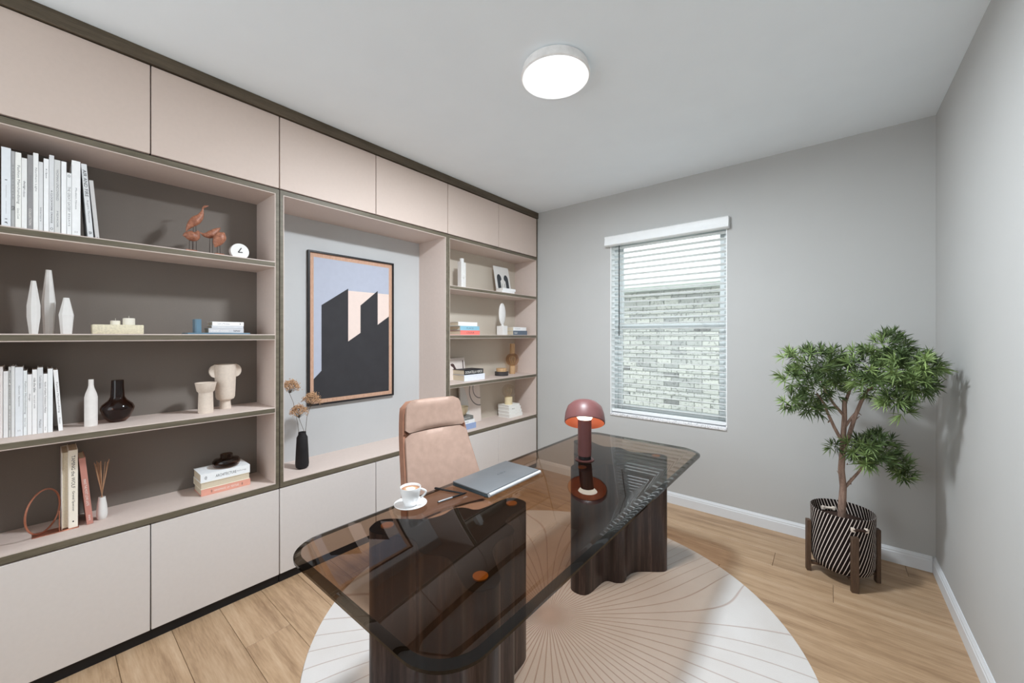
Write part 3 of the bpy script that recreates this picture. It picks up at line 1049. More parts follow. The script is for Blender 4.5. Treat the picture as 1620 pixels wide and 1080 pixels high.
# blue tray, blue box holder, three small books
X2 = -2.53
pa, pb = hx(297, 527, X2), hx(396, 527, X2)
g = G(); g.box(-.13, 0, 0, pb.y - pa.y, 0, .008, .002, 2)
solo('lacquer_tray', g, 'blue', (X2, pa.y, ZS['s2t']), 'thin dusty blue tray under small stacked books', 'tray')
zb = ZS['s2t'] + .0085
pa = hx(303, 520, -2.56); pb = hx(323.5, 520, -2.56)
hb = hx(313, 504.8, -2.56).z - zb
w = (pb.y - pa.y)
g = G()
hexp = [(-.060, .004), (-.054, 0), (-.006, 0), (0, .006), (0, w * .42), (-.005, w * .5), (-.054, w * .5), (-.06, w * .46)]
g.prism(hexp, 0, hb, 'z')
solo('small_blue_holder', g, 'blue', (-2.545, pa.y + .012, zb), 'small glossy dusty-blue box holder on the blue tray', 'holder', smooth=20)
for a, b_, y0_, y1_, rgb, lab, ln in (
        (330, 385.5, 524.6, 517.6, (186, 186, 188), 'grey and dark banded book at the bottom of the stack on the blue tray', [('travel notes', .3, .5, .5, 'ink_white'), ('humour', .8, .2, .5, 'ink')]),
        (335, 385.2, 517.6, 513.6, (188, 190, 194), 'thin grey book in the middle of the stack on the blue tray', [('Gardens', .3, .25, .4, 'ink_white')]),
        (336, 385.6, 513.6, 507.4, (226, 226, 228), 'white paperback topping the stack on the blue tray', [('Guide to Minimalism', .35, .4, .45, 'ink_grey'), ('#', .88, .05, .5, 'ink')])):
    X2 = -2.545
    p0, p1 = hx(a, y0_, X2), hx(b_, y0_, X2)
    t = hx(360, y1_, X2).z - hx(360, y0_, X2).z - .0004
    flat_book(lab, t, p1.y - p0.y, .10, rgb, (X2, p0.y, zb), lines=ln, group='small books on the blue tray')
    zb += t + .0005

# third shelf: bottle, brown vase, pedestal cup, eared vase
Z3 = ZS['s3t']
g = G()
k = abs((hx(145, 640, -2.59) - hx(144, 640, -2.59)).y) * .97
zt = hx(144, 600, -2.59).z - Z3
g.lathe([(0, 0), (11 * k, 0), (11.2 * k, .004), (11.2 * k, zt * .62), (9.5 * k, zt * .70), (5.5 * k, zt * .82), (4.5 * k, zt * .88), (4.4 * k, zt), (3.2 * k, zt), (3.1 * k, zt - .02), (0, zt - .02)], 30)
solo('ceramic_bottle', g, 'ribbed', (-2.59, hx(144, 640, -2.59).y, Z3), 'slim white bisque bottle with narrow neck beside the brown glass vase', 'bottle')
g = G()
xx = -2.625; p = hx(186, 640, xx); k = abs((hx(187, 640, xx) - p).y) * .96
zt = hx(186, 601, xx).z - Z3
g.lathe([(0, .001), (14 * k, .001), (22 * k, .02), (28.8 * k, zt * .30), (29.2 * k, zt * .34), (26 * k, zt * .42), (16 * k, zt * .52), (12.2 * k, zt * .60), (11 * k, zt * .8), (10.6 * k, zt),
         (9.4 * k, zt), (9.6 * k, zt * .8), (10.5 * k, zt * .61), (14 * k, zt * .51), (24 * k, zt * .41), (26.5 * k, zt * .33), (20 * k, .03), (12 * k, .012), (0, .012)], 40)
solo('glass_vase', g, 'amber_dark', (xx, p.y, Z3), 'dark brown glass vase with squat belly and straight neck', 'vase')
g = G()
xx = -2.565; p = hx(325.5, 640, xx); k = abs((hx(326.5, 640, xx) - p).y) * .92
zt = hx(325, 605, xx).z - Z3
g.lathe([(0, 0), (13.2 * k, 0), (13.4 * k, .004), (12.4 * k, zt * .66), (13 * k, zt * .69), (15.5 * k, zt * .73), (18.6 * k, zt), (17.2 * k, zt), (14 * k, zt * .78), (10 * k, zt * .72), (0, zt * .72)], 36)
solo('pedestal_vase', g, 'cream_cer', (xx, p.y, Z3), 'short cream vase with flared cup rim in front of the eared vase', 'vase')
xx = -2.63; p = hx(356.5, 640, xx); k = abs((hx(357.5, 640, xx) - p).y) * .90
zt = hx(356, 576, xx).z - Z3
kv = abs((hx(356.5, 601, xx) - hx(356.5, 600, xx)).z)
ev = thing('eared_vase', 'tall cream footed vase with two round ear handles', 'vase', (xx, p.y, Z3))
g = G(); g.lathe([(0, 0), (10.6 * k, 0), (9.2 * k, zt * .13), (9.4 * k, zt * .19), (15 * k, zt * .22), (16.8 * k, zt * .27), (17.4 * k, zt * .4), (18.6 * k, zt * .8), (19.6 * k, zt), (18 * k, zt), (17 * k, zt * .8), (15 * k, zt * .3), (0, zt * .24)], 36)
obj('body', g, 'cream_cer', ev)
for s in (-1, 1):
    g = G()
    pl = []
    for q in range(21):
        a = -math.pi / 2 + math.pi * q / 20
        pl.append((s * (17.0 * k + 11.0 * k * math.cos(a)), zt - 10.3 * kv + 10.0 * kv * math.sin(a)))
    g.prism(pl, -.010, .010, 'x')
    obj('ear', g, 'cream_cer', ev)

# clock and wooden birds on the top shelf
xx = -2.50; p = hx(379.6, 395, xx)
ck = thing('desk_clock', 'small round white clock with two black hands on the top shelf', 'clock', (xx, p.y, ZS['s1t']))
rr = .043
g = G(); n = 40
pl = []
for q in range(n):
    a = 2 * math.pi * q / n
    pl.append((rr * math.cos(a), max(0.0, rr - .003 + rr * math.sin(a))))
g.prism(pl, -.03, 0, 'x')
obj('body', g, 'white_cer', ck)
for a, L in ((math.radians(60), .029), (math.radians(4), .020)):
    g = G()
    cy, cz = -.008, rr - .008
    d = Vector((math.cos(a), math.sin(a))); nn = Vector((-d.y, d.x)) * .0022
    g.prism([(cy + nn.x, cz + nn.y), (cy - nn.x, cz - nn.y), (cy - nn.x + d.x * L, cz - nn.y + d.y * L), (cy + nn.x + d.x * L, cz + nn.y + d.y * L)], .0004, .0016, 'x')
    obj('hand', g, 'black', ck)


def bird(label, X, path, radii, leg_at, base_w, flat=.75, legs=2, beak=None, eye=None):
    """path: pixel points along the body axis, radii in pixels"""
    pts = [hx(a, b_, X) for a, b_ in path]
    k = (abs((hx(path[0][0] + 1, path[0][1], X) - pts[0]).y) + abs((hx(path[0][0], path[0][1] + 1, X) - pts[0]).z)) * .5
    lp = hx(leg_at[0], leg_at[1], X)
    t = thing('wooden_bird', label, 'figurine', (X, lp.y, ZS['s1t']), group='wooden birds')
    g = G()
    # resample smoothly
    n = 26; P = []; Rr = []
    for q in range(n + 1):
        s = q / n * (len(pts) - 1); i = min(int(s), len(pts) - 2); f = s - i
        a = pts[max(i - 1, 0)]; b_ = pts[i]; c = pts[i + 1]; d = pts[min(i + 2, len(pts) - 1)]
        P.append(.5 * ((2 * b_) + (c - a) * f + (2 * a - 5 * b_ + 4 * c - d) * f * f + (3 * b_ - a - 3 * c + d) * f ** 3))
        ra = radii[max(i - 1, 0)]; r1 = radii[i]; r2 = radii[i + 1]; r3 = radii[min(i + 2, len(radii) - 1)]
        Rr.append(max(.25, .5 * (2 * r1 + (r2 - ra) * f + (2 * ra - 5 * r1 + 4 * r2 - r3) * f * f + (3 * r1 - ra - 3 * r2 + r3) * f ** 3)) * k)
    g.tube(P, Rr, 14)
    off = Vector(t.location)
    for v in g.b.verts:
        v.co = Vector((X + (v.co.x - X) * flat, v.co.y, v.co.z))
    obj('body', g, 'birdwood', t, world=True)
    zb = ZS['s1t'] + .012
    for s in ((-1, 1) if legs == 2 else (0,)):
        g = G(); g.tube([(X, lp.y + s * .007, zb - .004), (X, lp.y + s * .005, lp.z + .008)], .0012, 6)
        obj('leg', g, 'birdleg', t, world=True)
    g = G(); g.box(X - .018, X + .018, lp.y - base_w / 2, lp.y + base_w / 2, ZS['s1t'], zb, .001, 1)
    obj('base', g, 'birdwood', t, world=True)
    if eye:
        e = hx(eye[0], eye[1], X)
        g = G(); g.lathe([(0, -.0018), (.0018, 0), (0, .0018)], 8, (X + .018 * flat + .004, e.y, e.z))
        obj('eye', g, 'black', t, world=True)
    return t


bird('plump round wooden bird with an eye, wings folded, on a block base', -2.50,
     [(289, 372.5), (294, 372), (302, 373), (308, 373), (312, 369), (314.5, 365)], [.4, 5.5, 9.2, 8.6, 4.5, .4], (302, 380), .045, eye=(309, 369))
bird('tall wooden bird stretching its neck upward behind the plump one', -2.55,
     [(294, 366), (300, 357), (309, 349), (317, 342), (320.5, 333), (321, 329), (325, 326.5), (330, 325.5)], [.4, 4.5, 7.5, 5.0, 1.6, 1.3, 2.0, .3], (308, 355), .05)
bird('wooden bird reaching its long neck level towards the plump one', -2.55,
     [(311, 364), (318, 368.5), (324, 371.5), (333, 371), (342, 365), (349, 360)], [.4, 1.0, 3.8, 6.6, 4.6, .4], (334, 375), .05)
bird('round ribbed wooden bird with head tucked down beside the white clock', -2.50,
     [(340, 391), (343, 385), (347, 378), (351, 372), (355, 368)], [.6, 6.0, 8.6, 7.4, .6], (346, 386), .04)

# ------------------------------------------------------------------ niche: picture and dried flowers
XN = XL + .0105
pic = thing('framed_picture', 'large black-framed print of dark angular blocks on lavender and blush', 'picture', (XN, 1.5, 1.475))
PY0, PY1, PZ0, PZ1 = 1.164, 1.838, .934, 2.013
g = G(); fw = .012; xd = .024
for a in ((PY0, PY1, PZ0, PZ0 + fw), (PY0, PY1, PZ1 - fw, PZ1), (PY0, PY0 + fw, PZ0 + fw, PZ1 - fw), (PY1 - fw, PY1, PZ0 + fw, PZ1 - fw)):
    g.box(XN, XN + xd, *a)
obj('frame', g, 'frameblack', pic, world=True)
g = G(); g.box(XN + .001, XN + .012, PY0 + fw, PY1 - fw, PZ0 + fw, PZ1 - fw)
obj('mat_border', g, 'matboard', pic, world=True, label='pale oak border')
a0, a1, c0, c1 = PY0 + .04, PY1 - .04, PZ0 + .04, PZ1 - .042


def art(name, poly, lay, mat):
    g = G()
    x = XN + .012 + lay * .0004
    g.prism([(a0 + u * (a1 - a0), c1 - v * (c1 - c0)) for u, v in poly], x, x + .0004, 'x')
    obj(name, g, mat, pic, world=True)


art('sky_field', [(0, 0), (1, 0), (1, 1), (0, 1)], 0, 'p_blue')
art('blush_field', [(.42, .215), (1, .215), (1, .62), (.42, .62)], 1, 'p_pink')
art('dark_blocks', [(.09, .335), (.42, .20), (.42, .595), (.585, .53), (.585, .32), (.83, .195), (.83, .465), (1, .395), (1, 1), (0, 1), (0, .855), (.09, .80)], 2, 'p_dark')

xx = -2.592; p = hx(478, 700, xx)
fv = thing('flower_vase', 'black textured vase holding three dried umbel flowers in the niche', 'vase', (xx, p.y, ZC))
k = abs((hx(479, 700, xx) - p).y) * .93
zt = hx(478, 683, xx).z - ZC
g = G(); g.lathe([(0, 0), (7 * k, 0), (10.2 * k, .010), (11 * k, .03), (10 * k, zt * .5), (8.8 * k, zt * .86), (6.4 * k, zt * .93), (6.2 * k, zt), (5 * k, zt), (5 * k, zt - .03), (0, zt - .03)], 32)
obj('body', g, 'blackvase', fv)
for (hp, pts, seed, sz) in (((461.8, 606), [(473, 686), (470.8, 668), (464, 636), (458, 622)], 1, 1.0), ((496.4, 627), [(483, 686), (485.5, 660), (491, 643)], 2, 1.1), ((472.6, 649), [(482, 684), (477, 672), (473, 661)], 3, 1.0)):
    rr_ = random.Random(seed)
    P = [hx(a, b_, xx) for a, b_ in pts]
    g = G(); g.tube(P, .0014, 6)
    st = obj('stem', g, 'stem', fv, world=True)
    tip = P[-1]; hc = hx(hp[0], hp[1] - 5, xx)
    up = (hc - tip).normalized()
    side = Vector((1, 0, 0)); oth = up.cross(side).normalized()
    g = G(); g2 = G()
    for q in range(40):
        a = q * 2.399; rad = math.sqrt((q + .5) / 40)
        dirv = (up * (1.25 - .75 * rad * rad) + (side * math.cos(a) + oth * math.sin(a)) * rad * .80)
        e = tip + dirv * .062 * sz
        g.tube([tip, tip + dirv * .03 * sz, e], .0006, 4)
        for w_ in range(15):
            j = Vector((rr_.gauss(0, 1), rr_.gauss(0, 1), rr_.gauss(0, 1))) * .0070
            c = e + j
            s = rr_.uniform(.0020, .0040)
            g2.lathe([(0, -s), (s, 0), (0, s)], 5, c)
    obj('umbel_rays', g, 'stem', st, world=True)
    o = obj('umbel_head', g2, 'umbel', st, world=True); o['kind'] = 'stuff'

# ------------------------------------------------------------------ lighter bookcase: ornaments
# shelf 1: white column sculpture, leaning print, two white books
xx = -2.56; p = hx(730.5, 452, xx); k = abs((hx(731.5, 452, xx) - p).y) * .97
zt = hx(730, 409, xx).z - ZS['s1t']
g = G()
r = 3.3 * k
g.lathe([(0, 0), (r * .8, 0), (r * .8, zt), (0, zt)], 24)
g.box(-r * 1.0, r * 1.0, -r * 1.15, -r * .4, 0, zt * .90, .002, 1)
g.box(-r * 1.0, r * 1.0, r * .4, r * 1.15, 0, zt * .87, .002, 1)
g.box(-r * .9, r * 1.05, -r * .5, r * .5, zt * .36, zt * .5, .004, 2)
solo('column_sculpture', g, 'white_cer', (xx, p.y, ZS['s1t']), 'slender white column sculpture with a split shaft', 'sculpture')


def leaning_print(label, X, y0, y1, zbase, hgt, lean, shapes, board='p_paper', thick=.008, cat='print'):
    t = thing('leaning_print', label, cat, (X, (y0 + y1) / 2, zbase), rot=(0, -lean, 0))
    w = (y1 - y0)
    g = G(); g.box(-thick, 0, -w / 2, w / 2, 0, hgt, .001, 1)
    obj('board', g, board, t)
    for i, (nm, poly, mat) in enumerate(shapes):
        g = G()
        x = .0003 + .0004 * (i % 3)
        g.prism([(-w / 2 + u * w, hgt * (1 - v)) for u, v in poly], x, x + .0004, 'x')
        obj(nm, g, mat, t)
    return t


M['p_paper'] = simple('print_paper_white', (226, 224, 220), 0.8, var=0.015)
M['p_warm'] = simple('print_paper_warm', (234, 222, 214), 0.8, var=0.02)
M['p_ink'] = simple('print_ink_slate', (62, 66, 70), 0.8, var=0.1)
M['p_brown'] = simple('print_ink_brown', (84, 62, 60), 0.8, var=0.1)
M['p_line'] = simple('print_line_grey', (134, 126, 122), 0.8)


def arch(cx, w, top, bot, n=10):
    pts = [(cx - w / 2, bot)]
    for q in range(n + 1):
        a = math.pi - math.pi * q / n
        pts.append((cx + w / 2 * math.cos(a), top + w * .55 - w * .55 * math.sin(a)))
    pts.append((cx + w / 2, bot))
    return pts


xa = -2.60
y0_, y1_ = hx(787, 450, xa).y, hx(810, 450, xa).y
leaning_print('leaning white print with two dark arch shapes behind stacked white books', xa, y0_, y1_, ZS['s1t'] + .002, hx(790, 421, xa - .05).z - ZS['s1t'], math.radians(11),
              [('dark_arch', arch(.27, .30, .28, .98), 'p_ink'), ('dark_arch', arch(.73, .30, .28, .98), 'p_ink'),
               ('pale_figure', [(.33, .98), (.33, .52), (.42, .46), (.42, .34), (.5, .27), (.58, .34), (.58, .46), (.67, .52), (.67, .98), (.6, .98), (.6, .6), (.57, .6), (.57, .98), (.43, .98), (.43, .6), (.4, .6), (.4, .98)], 'p_paper')])
xb = -2.49
p0, p1 = hx(794.5, 460, xb), hx(815, 462, xb)
z = ZS['s1t'] + .0004
for q, (t, lab, dy) in enumerate(((.025, 'lower of two white books lying before the arch print', 0), (.026, 'upper of two white books lying before the arch print', .006))):
    flat_book(lab, t, p1.y - p0.y - .012 + dy, .095, (236, 234, 234), (xb, p0.y + (0 if q == 0 else .012), z), pages='paper_w', group='white books before the arch print')
    z += t + .0004

# shelf 2: colourful stack, disc sculpture, pair of books
z = ZS['s2t'] + .0004
xs = -2.50
for a, b_, t, rgb, lab, ln in (
        (728.5, 759, .040, (222, 116, 108), 'coral red book at the bottom of the stack beside the white oval sculpture', [('COLOUR', .5, .4, .4, 'p_brown')]),
        (728, 758.5, .038, (132, 178, 196), 'sky blue book in the middle of the stack beside the white oval sculpture', [('PLACE', .5, .35, .4, 'blue')]),
        (725, 755, .035, (228, 230, 234), 'white book topping the stack beside the white oval sculpture', [])):
    p0, p1 = hx(a, 520, xs), hx(b_, 520, xs)
    flat_book(lab, t, p1.y - p0.y, .17, rgb, (xs, p0.y, z), lines=ln, group='colourful stacked books')
    z += t + .0004
xx = -2.55
ds = thing('oval_sculpture', 'white oval disc sculpture on a square plinth block', 'sculpture', (xx, hx(795, 525, xx).y, ZS['s2t']))
hb = hx(795, 515.3, xx).z - ZS['s2t']
g = G(); g.box(-.05, .033, -.032, .040, 0, hb, .002, 1)
obj('plinth_block', g, 'white_cer', ds)
g = G(); g.lathe([(0, hb), (.020, hb), (.012, hb + .006), (.012, hb + .016), (0, hb + .016)], 16)
obj('neck', g, 'white_cer', ds)
zo0 = hb + .010; zo1 = hx(793, 479, xx).z - ZS['s2t']
g = G()
prof = []
for q in range(17):
    a = -math.pi / 2 + math.pi * q / 16
    prof.append((max(0, .049 * math.cos(a)), (zo0 + zo1) / 2 + (zo1 - zo0) / 2 * math.sin(a)))
g.lathe(prof, 28, (0, -.006, 0), sx=.42, sy=1.0)
obj('oval_disc', g, 'white_cer', ds)
z = ZS['s2t'] + .0004
for a, b_, t, rgb, lab, ln in ((812, 834, .045, (92, 104, 118), 'slate blue book lying under a white one near the wall', [('ISLE', .18, .2, .4, 'ink_white')]),
                               (812, 832.5, .036, (230, 228, 230), 'white book lying on the slate blue one', [('a quiet', .32, .4, .35, 'ink_grey')])):
    p0, p1 = hx(a, 522, -2.51), hx(b_, 522, -2.51)
    flat_book(lab, t, p1.y - p0.y, .17, rgb, (-2.51, p0.y, z), lines=ln, group='slate and white pair of books')
    z += t + .0004

# shelf 3: small print, black and white books, tin, amber lamp
xa = -2.66
y0_, y1_ = hx(704, 580, xa).y, hx(737, 580, xa).y
leaning_print('small leaning print of a dark bird-like shape on cream behind the black book', xa, y0_, y1_, ZS['s3t'] + .002, hx(730, 566, xa).z - ZS['s3t'], math.radians(6),
              [('dark_stroke', [(.30, .28), (.38, .24), (.46, .28), (.55, .48), (.70, .70), (.66, .74), (.58, .72), (.62, .95), (.52, .95), (.50, .66), (.42, .42), (.33, .36)], 'p_brown'),
               ('dark_bar', [(.10, .28), (.14, .28), (.14, 1), (.10, 1)], 'p_brown'), ('dark_bar', [(.88, .12), (.92, .12), (.92, .98), (.88, .98)], 'p_brown')], board='p_warm')
xs = -2.512
p0, p1 = hx(734.5, 600, xs), hx(767, 600, xs)
z = ZS['s3t'] + .0004
flat_book('pale blue-grey thick book lying under the black one', .056, p1.y - p0.y, .17, (214, 218, 226), (xs, p0.y, z), group='black and pale books', pages='paper')
z += .0564
flat_book('black book with bold white lettering lying on the pale thick one', .044, p1.y - p0.y - .02, .155, (30, 30, 34), (xs - .004, p0.y + .004, z), lines=[('DONATELLA VERDE', .5, .88, .55, 'ink_white')], group='black and pale books', pages='paper')
xx = -2.612; p = hx(793.5, 590, xx)
tn = thing('lidded_tin', 'round charcoal tin with a pale wooden lid beside the amber lamp', 'tin', (xx, p.y, ZS['s3t']))
g = G(); g.lathe([(0, 0), (.064, 0), (.070, .004), (.070, .038), (.064, .042), (0, .042)], 32); obj('body', g, 'tin_dark', tn)
g = G(); g.lathe([(0, .042), (.054, .042), (.054, .072), (.051, .075), (0, .073)], 32); obj('lid', g, 'lampwood', tn)


def globe_lamp(label, X, px, gy, r, base_z, z_extra, amber):
    p = hx(px, gy, X)
    t = thing('globe_lamp', label, 'lamp', (X, p.y, base_z), group='globe bulb lamps')
    zc = p.z - base_z
    if amber:
        g = G(); g.lathe([(0, 0), (.030, 0), (.030, zc - r * .86), (0, zc - r * .86)], 20); obj('lower_post', g, 'lampwood', t)
        zt = hx(px, 543.5, X).z - base_z
        g = G(); g.lathe([(0, zc + r * .9), (.027, zc + r * .9), (.027, zt), (0, zt)], 20); obj('upper_post', g, 'lampwood', t)
    else:
        g = G(); g.lathe([(0, 0), (.040, 0), (.041, .004), (.041, zc - r * .86), (0, zc - r * .86)], 24); obj('socket', g, 'cream_shiny', t)
    g = G()
    prof = [(r * math.cos(-math.pi / 2 + math.pi * q / 18), r * math.sin(-math.pi / 2 + math.pi * q / 18) + zc) for q in range(19)]
    prof[0] = (0, prof[0][1]); prof[-1] = (0, prof[-1][1])
    g.lathe(prof, 28); obj('globe', g, 'amber_lamp' if amber else 'clear_lamp', t)
    g = G()
    for q in range(6):
        a = q * math.pi / 3
        g.tube([(.010 * math.cos(a), .010 * math.sin(a), zc - r * .8), (.034 * math.cos(a), .034 * math.sin(a), zc), (.030 * math.cos(a), .030 * math.sin(a), zc + r * .35), (.008 * math.cos(a), .008 * math.sin(a), zc + r * .5)], .0022, 5)
    obj('filament', g, 'bulb_in', t)
    return t


globe_lamp('amber glass globe lamp on a wooden post on the shelf above the clear one', -2.645, 810.5, 568.5, .072, ZS['s3t'], 0, True)
z = ZC + .0004
for q, (t, dy, w, lab) in enumerate(((.036, 0, .215, 'lowest white book of the stack under the clear globe lamp'), (.032, .004, .205, 'second white book up in the stack under the clear globe lamp'),
                                     (.034, .010, .19, 'third white book up in the stack under the clear globe lamp'), (.022, .012, .178, 'topmost white book of the stack under the clear globe lamp'))):
    flat_book(lab, t, w, .155, (228, 226, 222), (-2.520 - q * .006, 3.025 + dy, z), pages='paper_w', group='white books under the clear globe lamp',
              lines=[('MILO', .35, .22, .35, 'ink_grey')] if q == 2 else [])
    z += t + .0004
globe_lamp('clear glass globe lamp with cream socket on the stack of white books', -2.60, 804.5, 618, .070, z, 0, False)

# lowest bay: large arc print, three books, bowl
xa = -2.66
y0_, y1_ = hx(730, 640, xa).y, hx(761.5, 640, xa).y
def arc_band(cx, cy, r0, r1, a0_, a1_, asp, n=14):
    o = [(cx + r0 * math.cos(a0_ + (a1_ - a0_) * q / n), cy + asp * r0 * math.sin(a0_ + (a1_ - a0_) * q / n)) for q in range(n + 1)]
    i = [(cx + r1 * math.cos(a0_ + (a1_ - a0_) * q / n), cy + asp * r1 * math.sin(a0_ + (a1_ - a0_) * q / n)) for q in range(n + 1)]
    return o + i[::-1]
hA = .385; asp = (y1_ - y0_) / hA
leaning_print('large leaning white print with two grey arcs in the lowest bay', xa, y0_, y1_, ZC + .002, hA, math.radians(4),
              [('blush_panel', [(.02, .0)] + [(.02 + .42 * math.sin(q * math.pi / 20), 1 - .98 * math.cos(q * math.pi / 20)) for q in range(11)] + [(1, 1), (1, 0)], 'p_warm'),
               ('grey_arc', arc_band(1.0, .22, .56, .52, math.pi * .5, math.pi * 1.15, asp), 'p_line'), ('grey_arc', arc_band(1.0, .16, .38, .345, math.pi * .5, math.pi * 1.15, asp), 'p_line')], thick=.02)
z = ZC + .0004
xs = -2.505
for q, (a, w, t, rgb, lab, ln) in enumerate(((2.30, .230, .050, (140, 156, 190), 'periwinkle blue book at the bottom of the stack under the gold bowl', []),
                                             (2.30, .217, .032, (232, 232, 232), 'white book in the middle of the stack under the gold bowl', [('notes', .5, .3, .3, 'ink_grey')]),
                                             (2.30, .206, .032, (112, 112, 108), 'dark olive book topping the stack under the gold bowl', [('OBJECTS', .55, .5, .35, 'ink_white')]))):
    flat_book(lab, t, w, .17, rgb, (xs - q * .006, a, z), lines=ln, group='three books under the gold bowl')
    z += t + .0004
g = G(); g.lathe([(0, 0), (.018, 0), (.034, .014), (.052, .044), (.060, .088), (.057, .088), (.049, .046), (.030, .015), (0, .008)], 32)
solo('gold_bowl', g, 'gold', (-2.565, 2.408, z), 'small champagne-gold bowl on the stack of three books', 'bowl')

# ------------------------------------------------------------------ ceiling light
lx, ly = -1.048, 1.612
cl = thing('ceiling_light', 'round flush ceiling light with glowing white diffuser', 'light', (lx, ly, H))
g = G(); g.lathe([(0, 0), (.150, 0), (.160, -.004), (.169, -.040), (.169, -.049), (.163, -.054), (.1435, -.052), (.142, -.03), (0, -.03)], 56)
obj('rim', g, 'fix_rim', cl)
g = G(); g.lathe([(.1415, -.046), (.139, -.0505), (.10, -.0525), (0, -.053)], 56, cap=False)
obj('diffuser', g, 'diffuser', cl)

# ------------------------------------------------------------------ rug
RUG = (-1.115, 1.662)
g = G(); g.lathe([(0, .0), (1.13, .0), (1.137, .004), (1.134, .011), (1.126, .013), (0, .013)], 128)
solo('round_rug', g, 'rug', (RUG[0], RUG[1], .0005), 'round ivory rug with fine carved lines fanning out under the desk', 'rug')
ZR = .0135

# ------------------------------------------------------------------ desk
DX0, DX1, DY0, DY1, DZ = -1.428, -.600, .508, 2.622, .71
dcx, dcy = (DX0 + DX1) / 2, (DY0 + DY1) / 2
desk = thing('desk', 'long desk with smoked bronze glass top on two sculpted dark wood bases', 'desk', (dcx, dcy, ZR))


def rrect(inset, z, rad=.135, n=12):
    hw_, hh_ = (DX1 - DX0) / 2 - inset, (DY1 - DY0) / 2 - inset
    r = max(.01, rad - inset)
    pts = []
    for cx, cy, a0_ in ((hw_ - r, hh_ - r, 0), (-hw_ + r, hh_ - r, math.pi / 2), (-hw_ + r, -hh_ + r, math.pi), (hw_ - r, -hh_ + r, 1.5 * math.pi)):
        for q in range(n + 1):
            a = a0_ + math.pi / 2 * q / n
            pts.append(Vector((cx + r * math.cos(a), cy + r * math.sin(a), z - ZR)))
    return pts


g = G()
g.mi = 1
g.sections([rrect(.004, .690), rrect(0, .694), rrect(0, .702), rrect(.022, DZ)], cap=False)
g.mi = 0
for ring, rev in ((rrect(.004, .690), True), (rrect(.022, DZ), False)):
    vs = [g.b.verts.new(p) for p in ring]
    f = g.b.faces.new(vs[::-1] if rev else vs); f.material_index = 0
bmesh.ops.remove_doubles(g.b, verts=g.b.verts[:], dist=1e-5)
obj('glass_top', g, ['glass', 'desk_edge'], desk, smooth=20, label='smoked bronze glass top with dark bevelled edge')


def base_outline(A, B, C, r=.062):
    """three rounded lobes joined by waving sides, counter-clockwise"""
    P = [Vector(A), Vector(B), Vector(C)]
    cen = (P[0] + P[1] + P[2]) / 3
    ctrl = []
    for i in range(3):
        a, b_ = P[i], P[(i + 1) % 3]
        d = (b_ - a); L = d.length; d.normalize()
        nrm = Vector((d.y, -d.x))
        if nrm.dot((a + b_) / 2 - cen) < 0: nrm = -nrm
        pv = P[i - 1]
        e = (a - cen).normalized()
        ctrl.append(a + e * r)
        ctrl.append(a + nrm * r)
        if i == 0:
            offs = ((.30, -.005), (.5, .03), (.70, -.005))
        else:
            offs = ((.27, .004), (.42, .012), (.53, .052), (.62, .040), (.72, .004)) if i == 1 else ((.28, .004), (.38, .040), (.47, .052), (.58, .012), (.73, .004))
        for s, o_ in offs:
            ctrl.append(a + d * (L * s) + nrm * o_)
        ctrl.append(b_ + nrm * r)
    out = []
    n = len(ctrl)
    for i in range(n):
        p0, p1, p2, p3 = ctrl[i - 1], ctrl[i], ctrl[(i + 1) % n], ctrl[(i + 2) % n]
        for q in range(6):
            f = q / 6
            out.append(.5 * ((2 * p1) + (p2 - p0) * f + (2 * p0 - 5 * p1 + 4 * p2 - p3) * f * f + (3 * p1 - p0 - 3 * p2 + p3) * f ** 3))
    return out


for nm, A, B, C in (('near', (-1.323, .850), (-.823, .850), (-1.076, 1.306)), ('far', (-.821, 2.384), (-1.323, 2.384), (-1.070, 1.918))):
    ol = base_outline(A, B, C)
    g = G(); g.prism([(p.x, p.y) for p in ol], ZR, .6815, 'z')
    ba = obj('sculpted_base', g, 'deskwood', desk, world=True, smooth=40)
    g = G(); g.prism([(p.x, p.y) for p in ol], .6815, .6848, 'z')
    obj('base_cap', g, 'desk_top_black', ba, world=True)
    for q in (A, B, C):
        g = G(); g.lathe([(0, 0), (.024, 0), (.024, .0048), (0, .0048)], 24, (q[0], q[1], .685))
        obj('brass_disc', g, 'brass', ba, world=True, label='brass glass support disc')

# ------------------------------------------------------------------ things on the desk
dl = thing('desk_lamp', 'burgundy mushroom desk lamp with copper-orange reflector on the glass desk', 'lamp', (-1.086, 1.977, DZ + .0002))
g = G(); g.lathe([(0, 0), (.052, 0), (.054, .003), (.050, .007), (0, .007)], 36); obj('foot', g, 'burgundy', dl)
g = G(); g.lathe([(.030, .006), (.036, .008), (.036, .028), (.030, .028)], 32); obj('base_ring', g, 'black', dl)
g = G(); g.lathe([(0, .026), (.0375, .026), (.0385, .030), (.0385, .232), (.035, .234), (0, .234)], 36); obj('stem', g, 'burgundy', dl)
g = G(); g.lathe([(0, .232), (.037, .232), (.055, .262), (.050, .268), (0, .268)], 36); obj('opal_diffuser', g, 'lamp_glow', dl)
g = G(); g.lathe([(.1085, .208), (.1125, .211), (.1135, .224), (.110, .262), (.098, .300), (.074, .324), (.040, .335), (0, .337)], 48, cap=False)
TILT = Matrix.Translation((0, 0, .262)) @ Matrix.Rotation(math.radians(31), 4, Vector((-.876, -.48, 0))) @ Matrix.Translation((0, 0, -.262))
bmesh.ops.transform(g.b, matrix=TILT, verts=g.b.verts[:])
sh = obj('shade', g, 'burgundy', dl)
g = G(); g.lathe([(.1085, .208), (.1105, .224), (.107, .262), (.095, .297), (.072, .320), (.040, .331), (0, .333)], 48, cap=False)
bmesh.ops.transform(g.b, matrix=TILT, verts=g.b.verts[:])
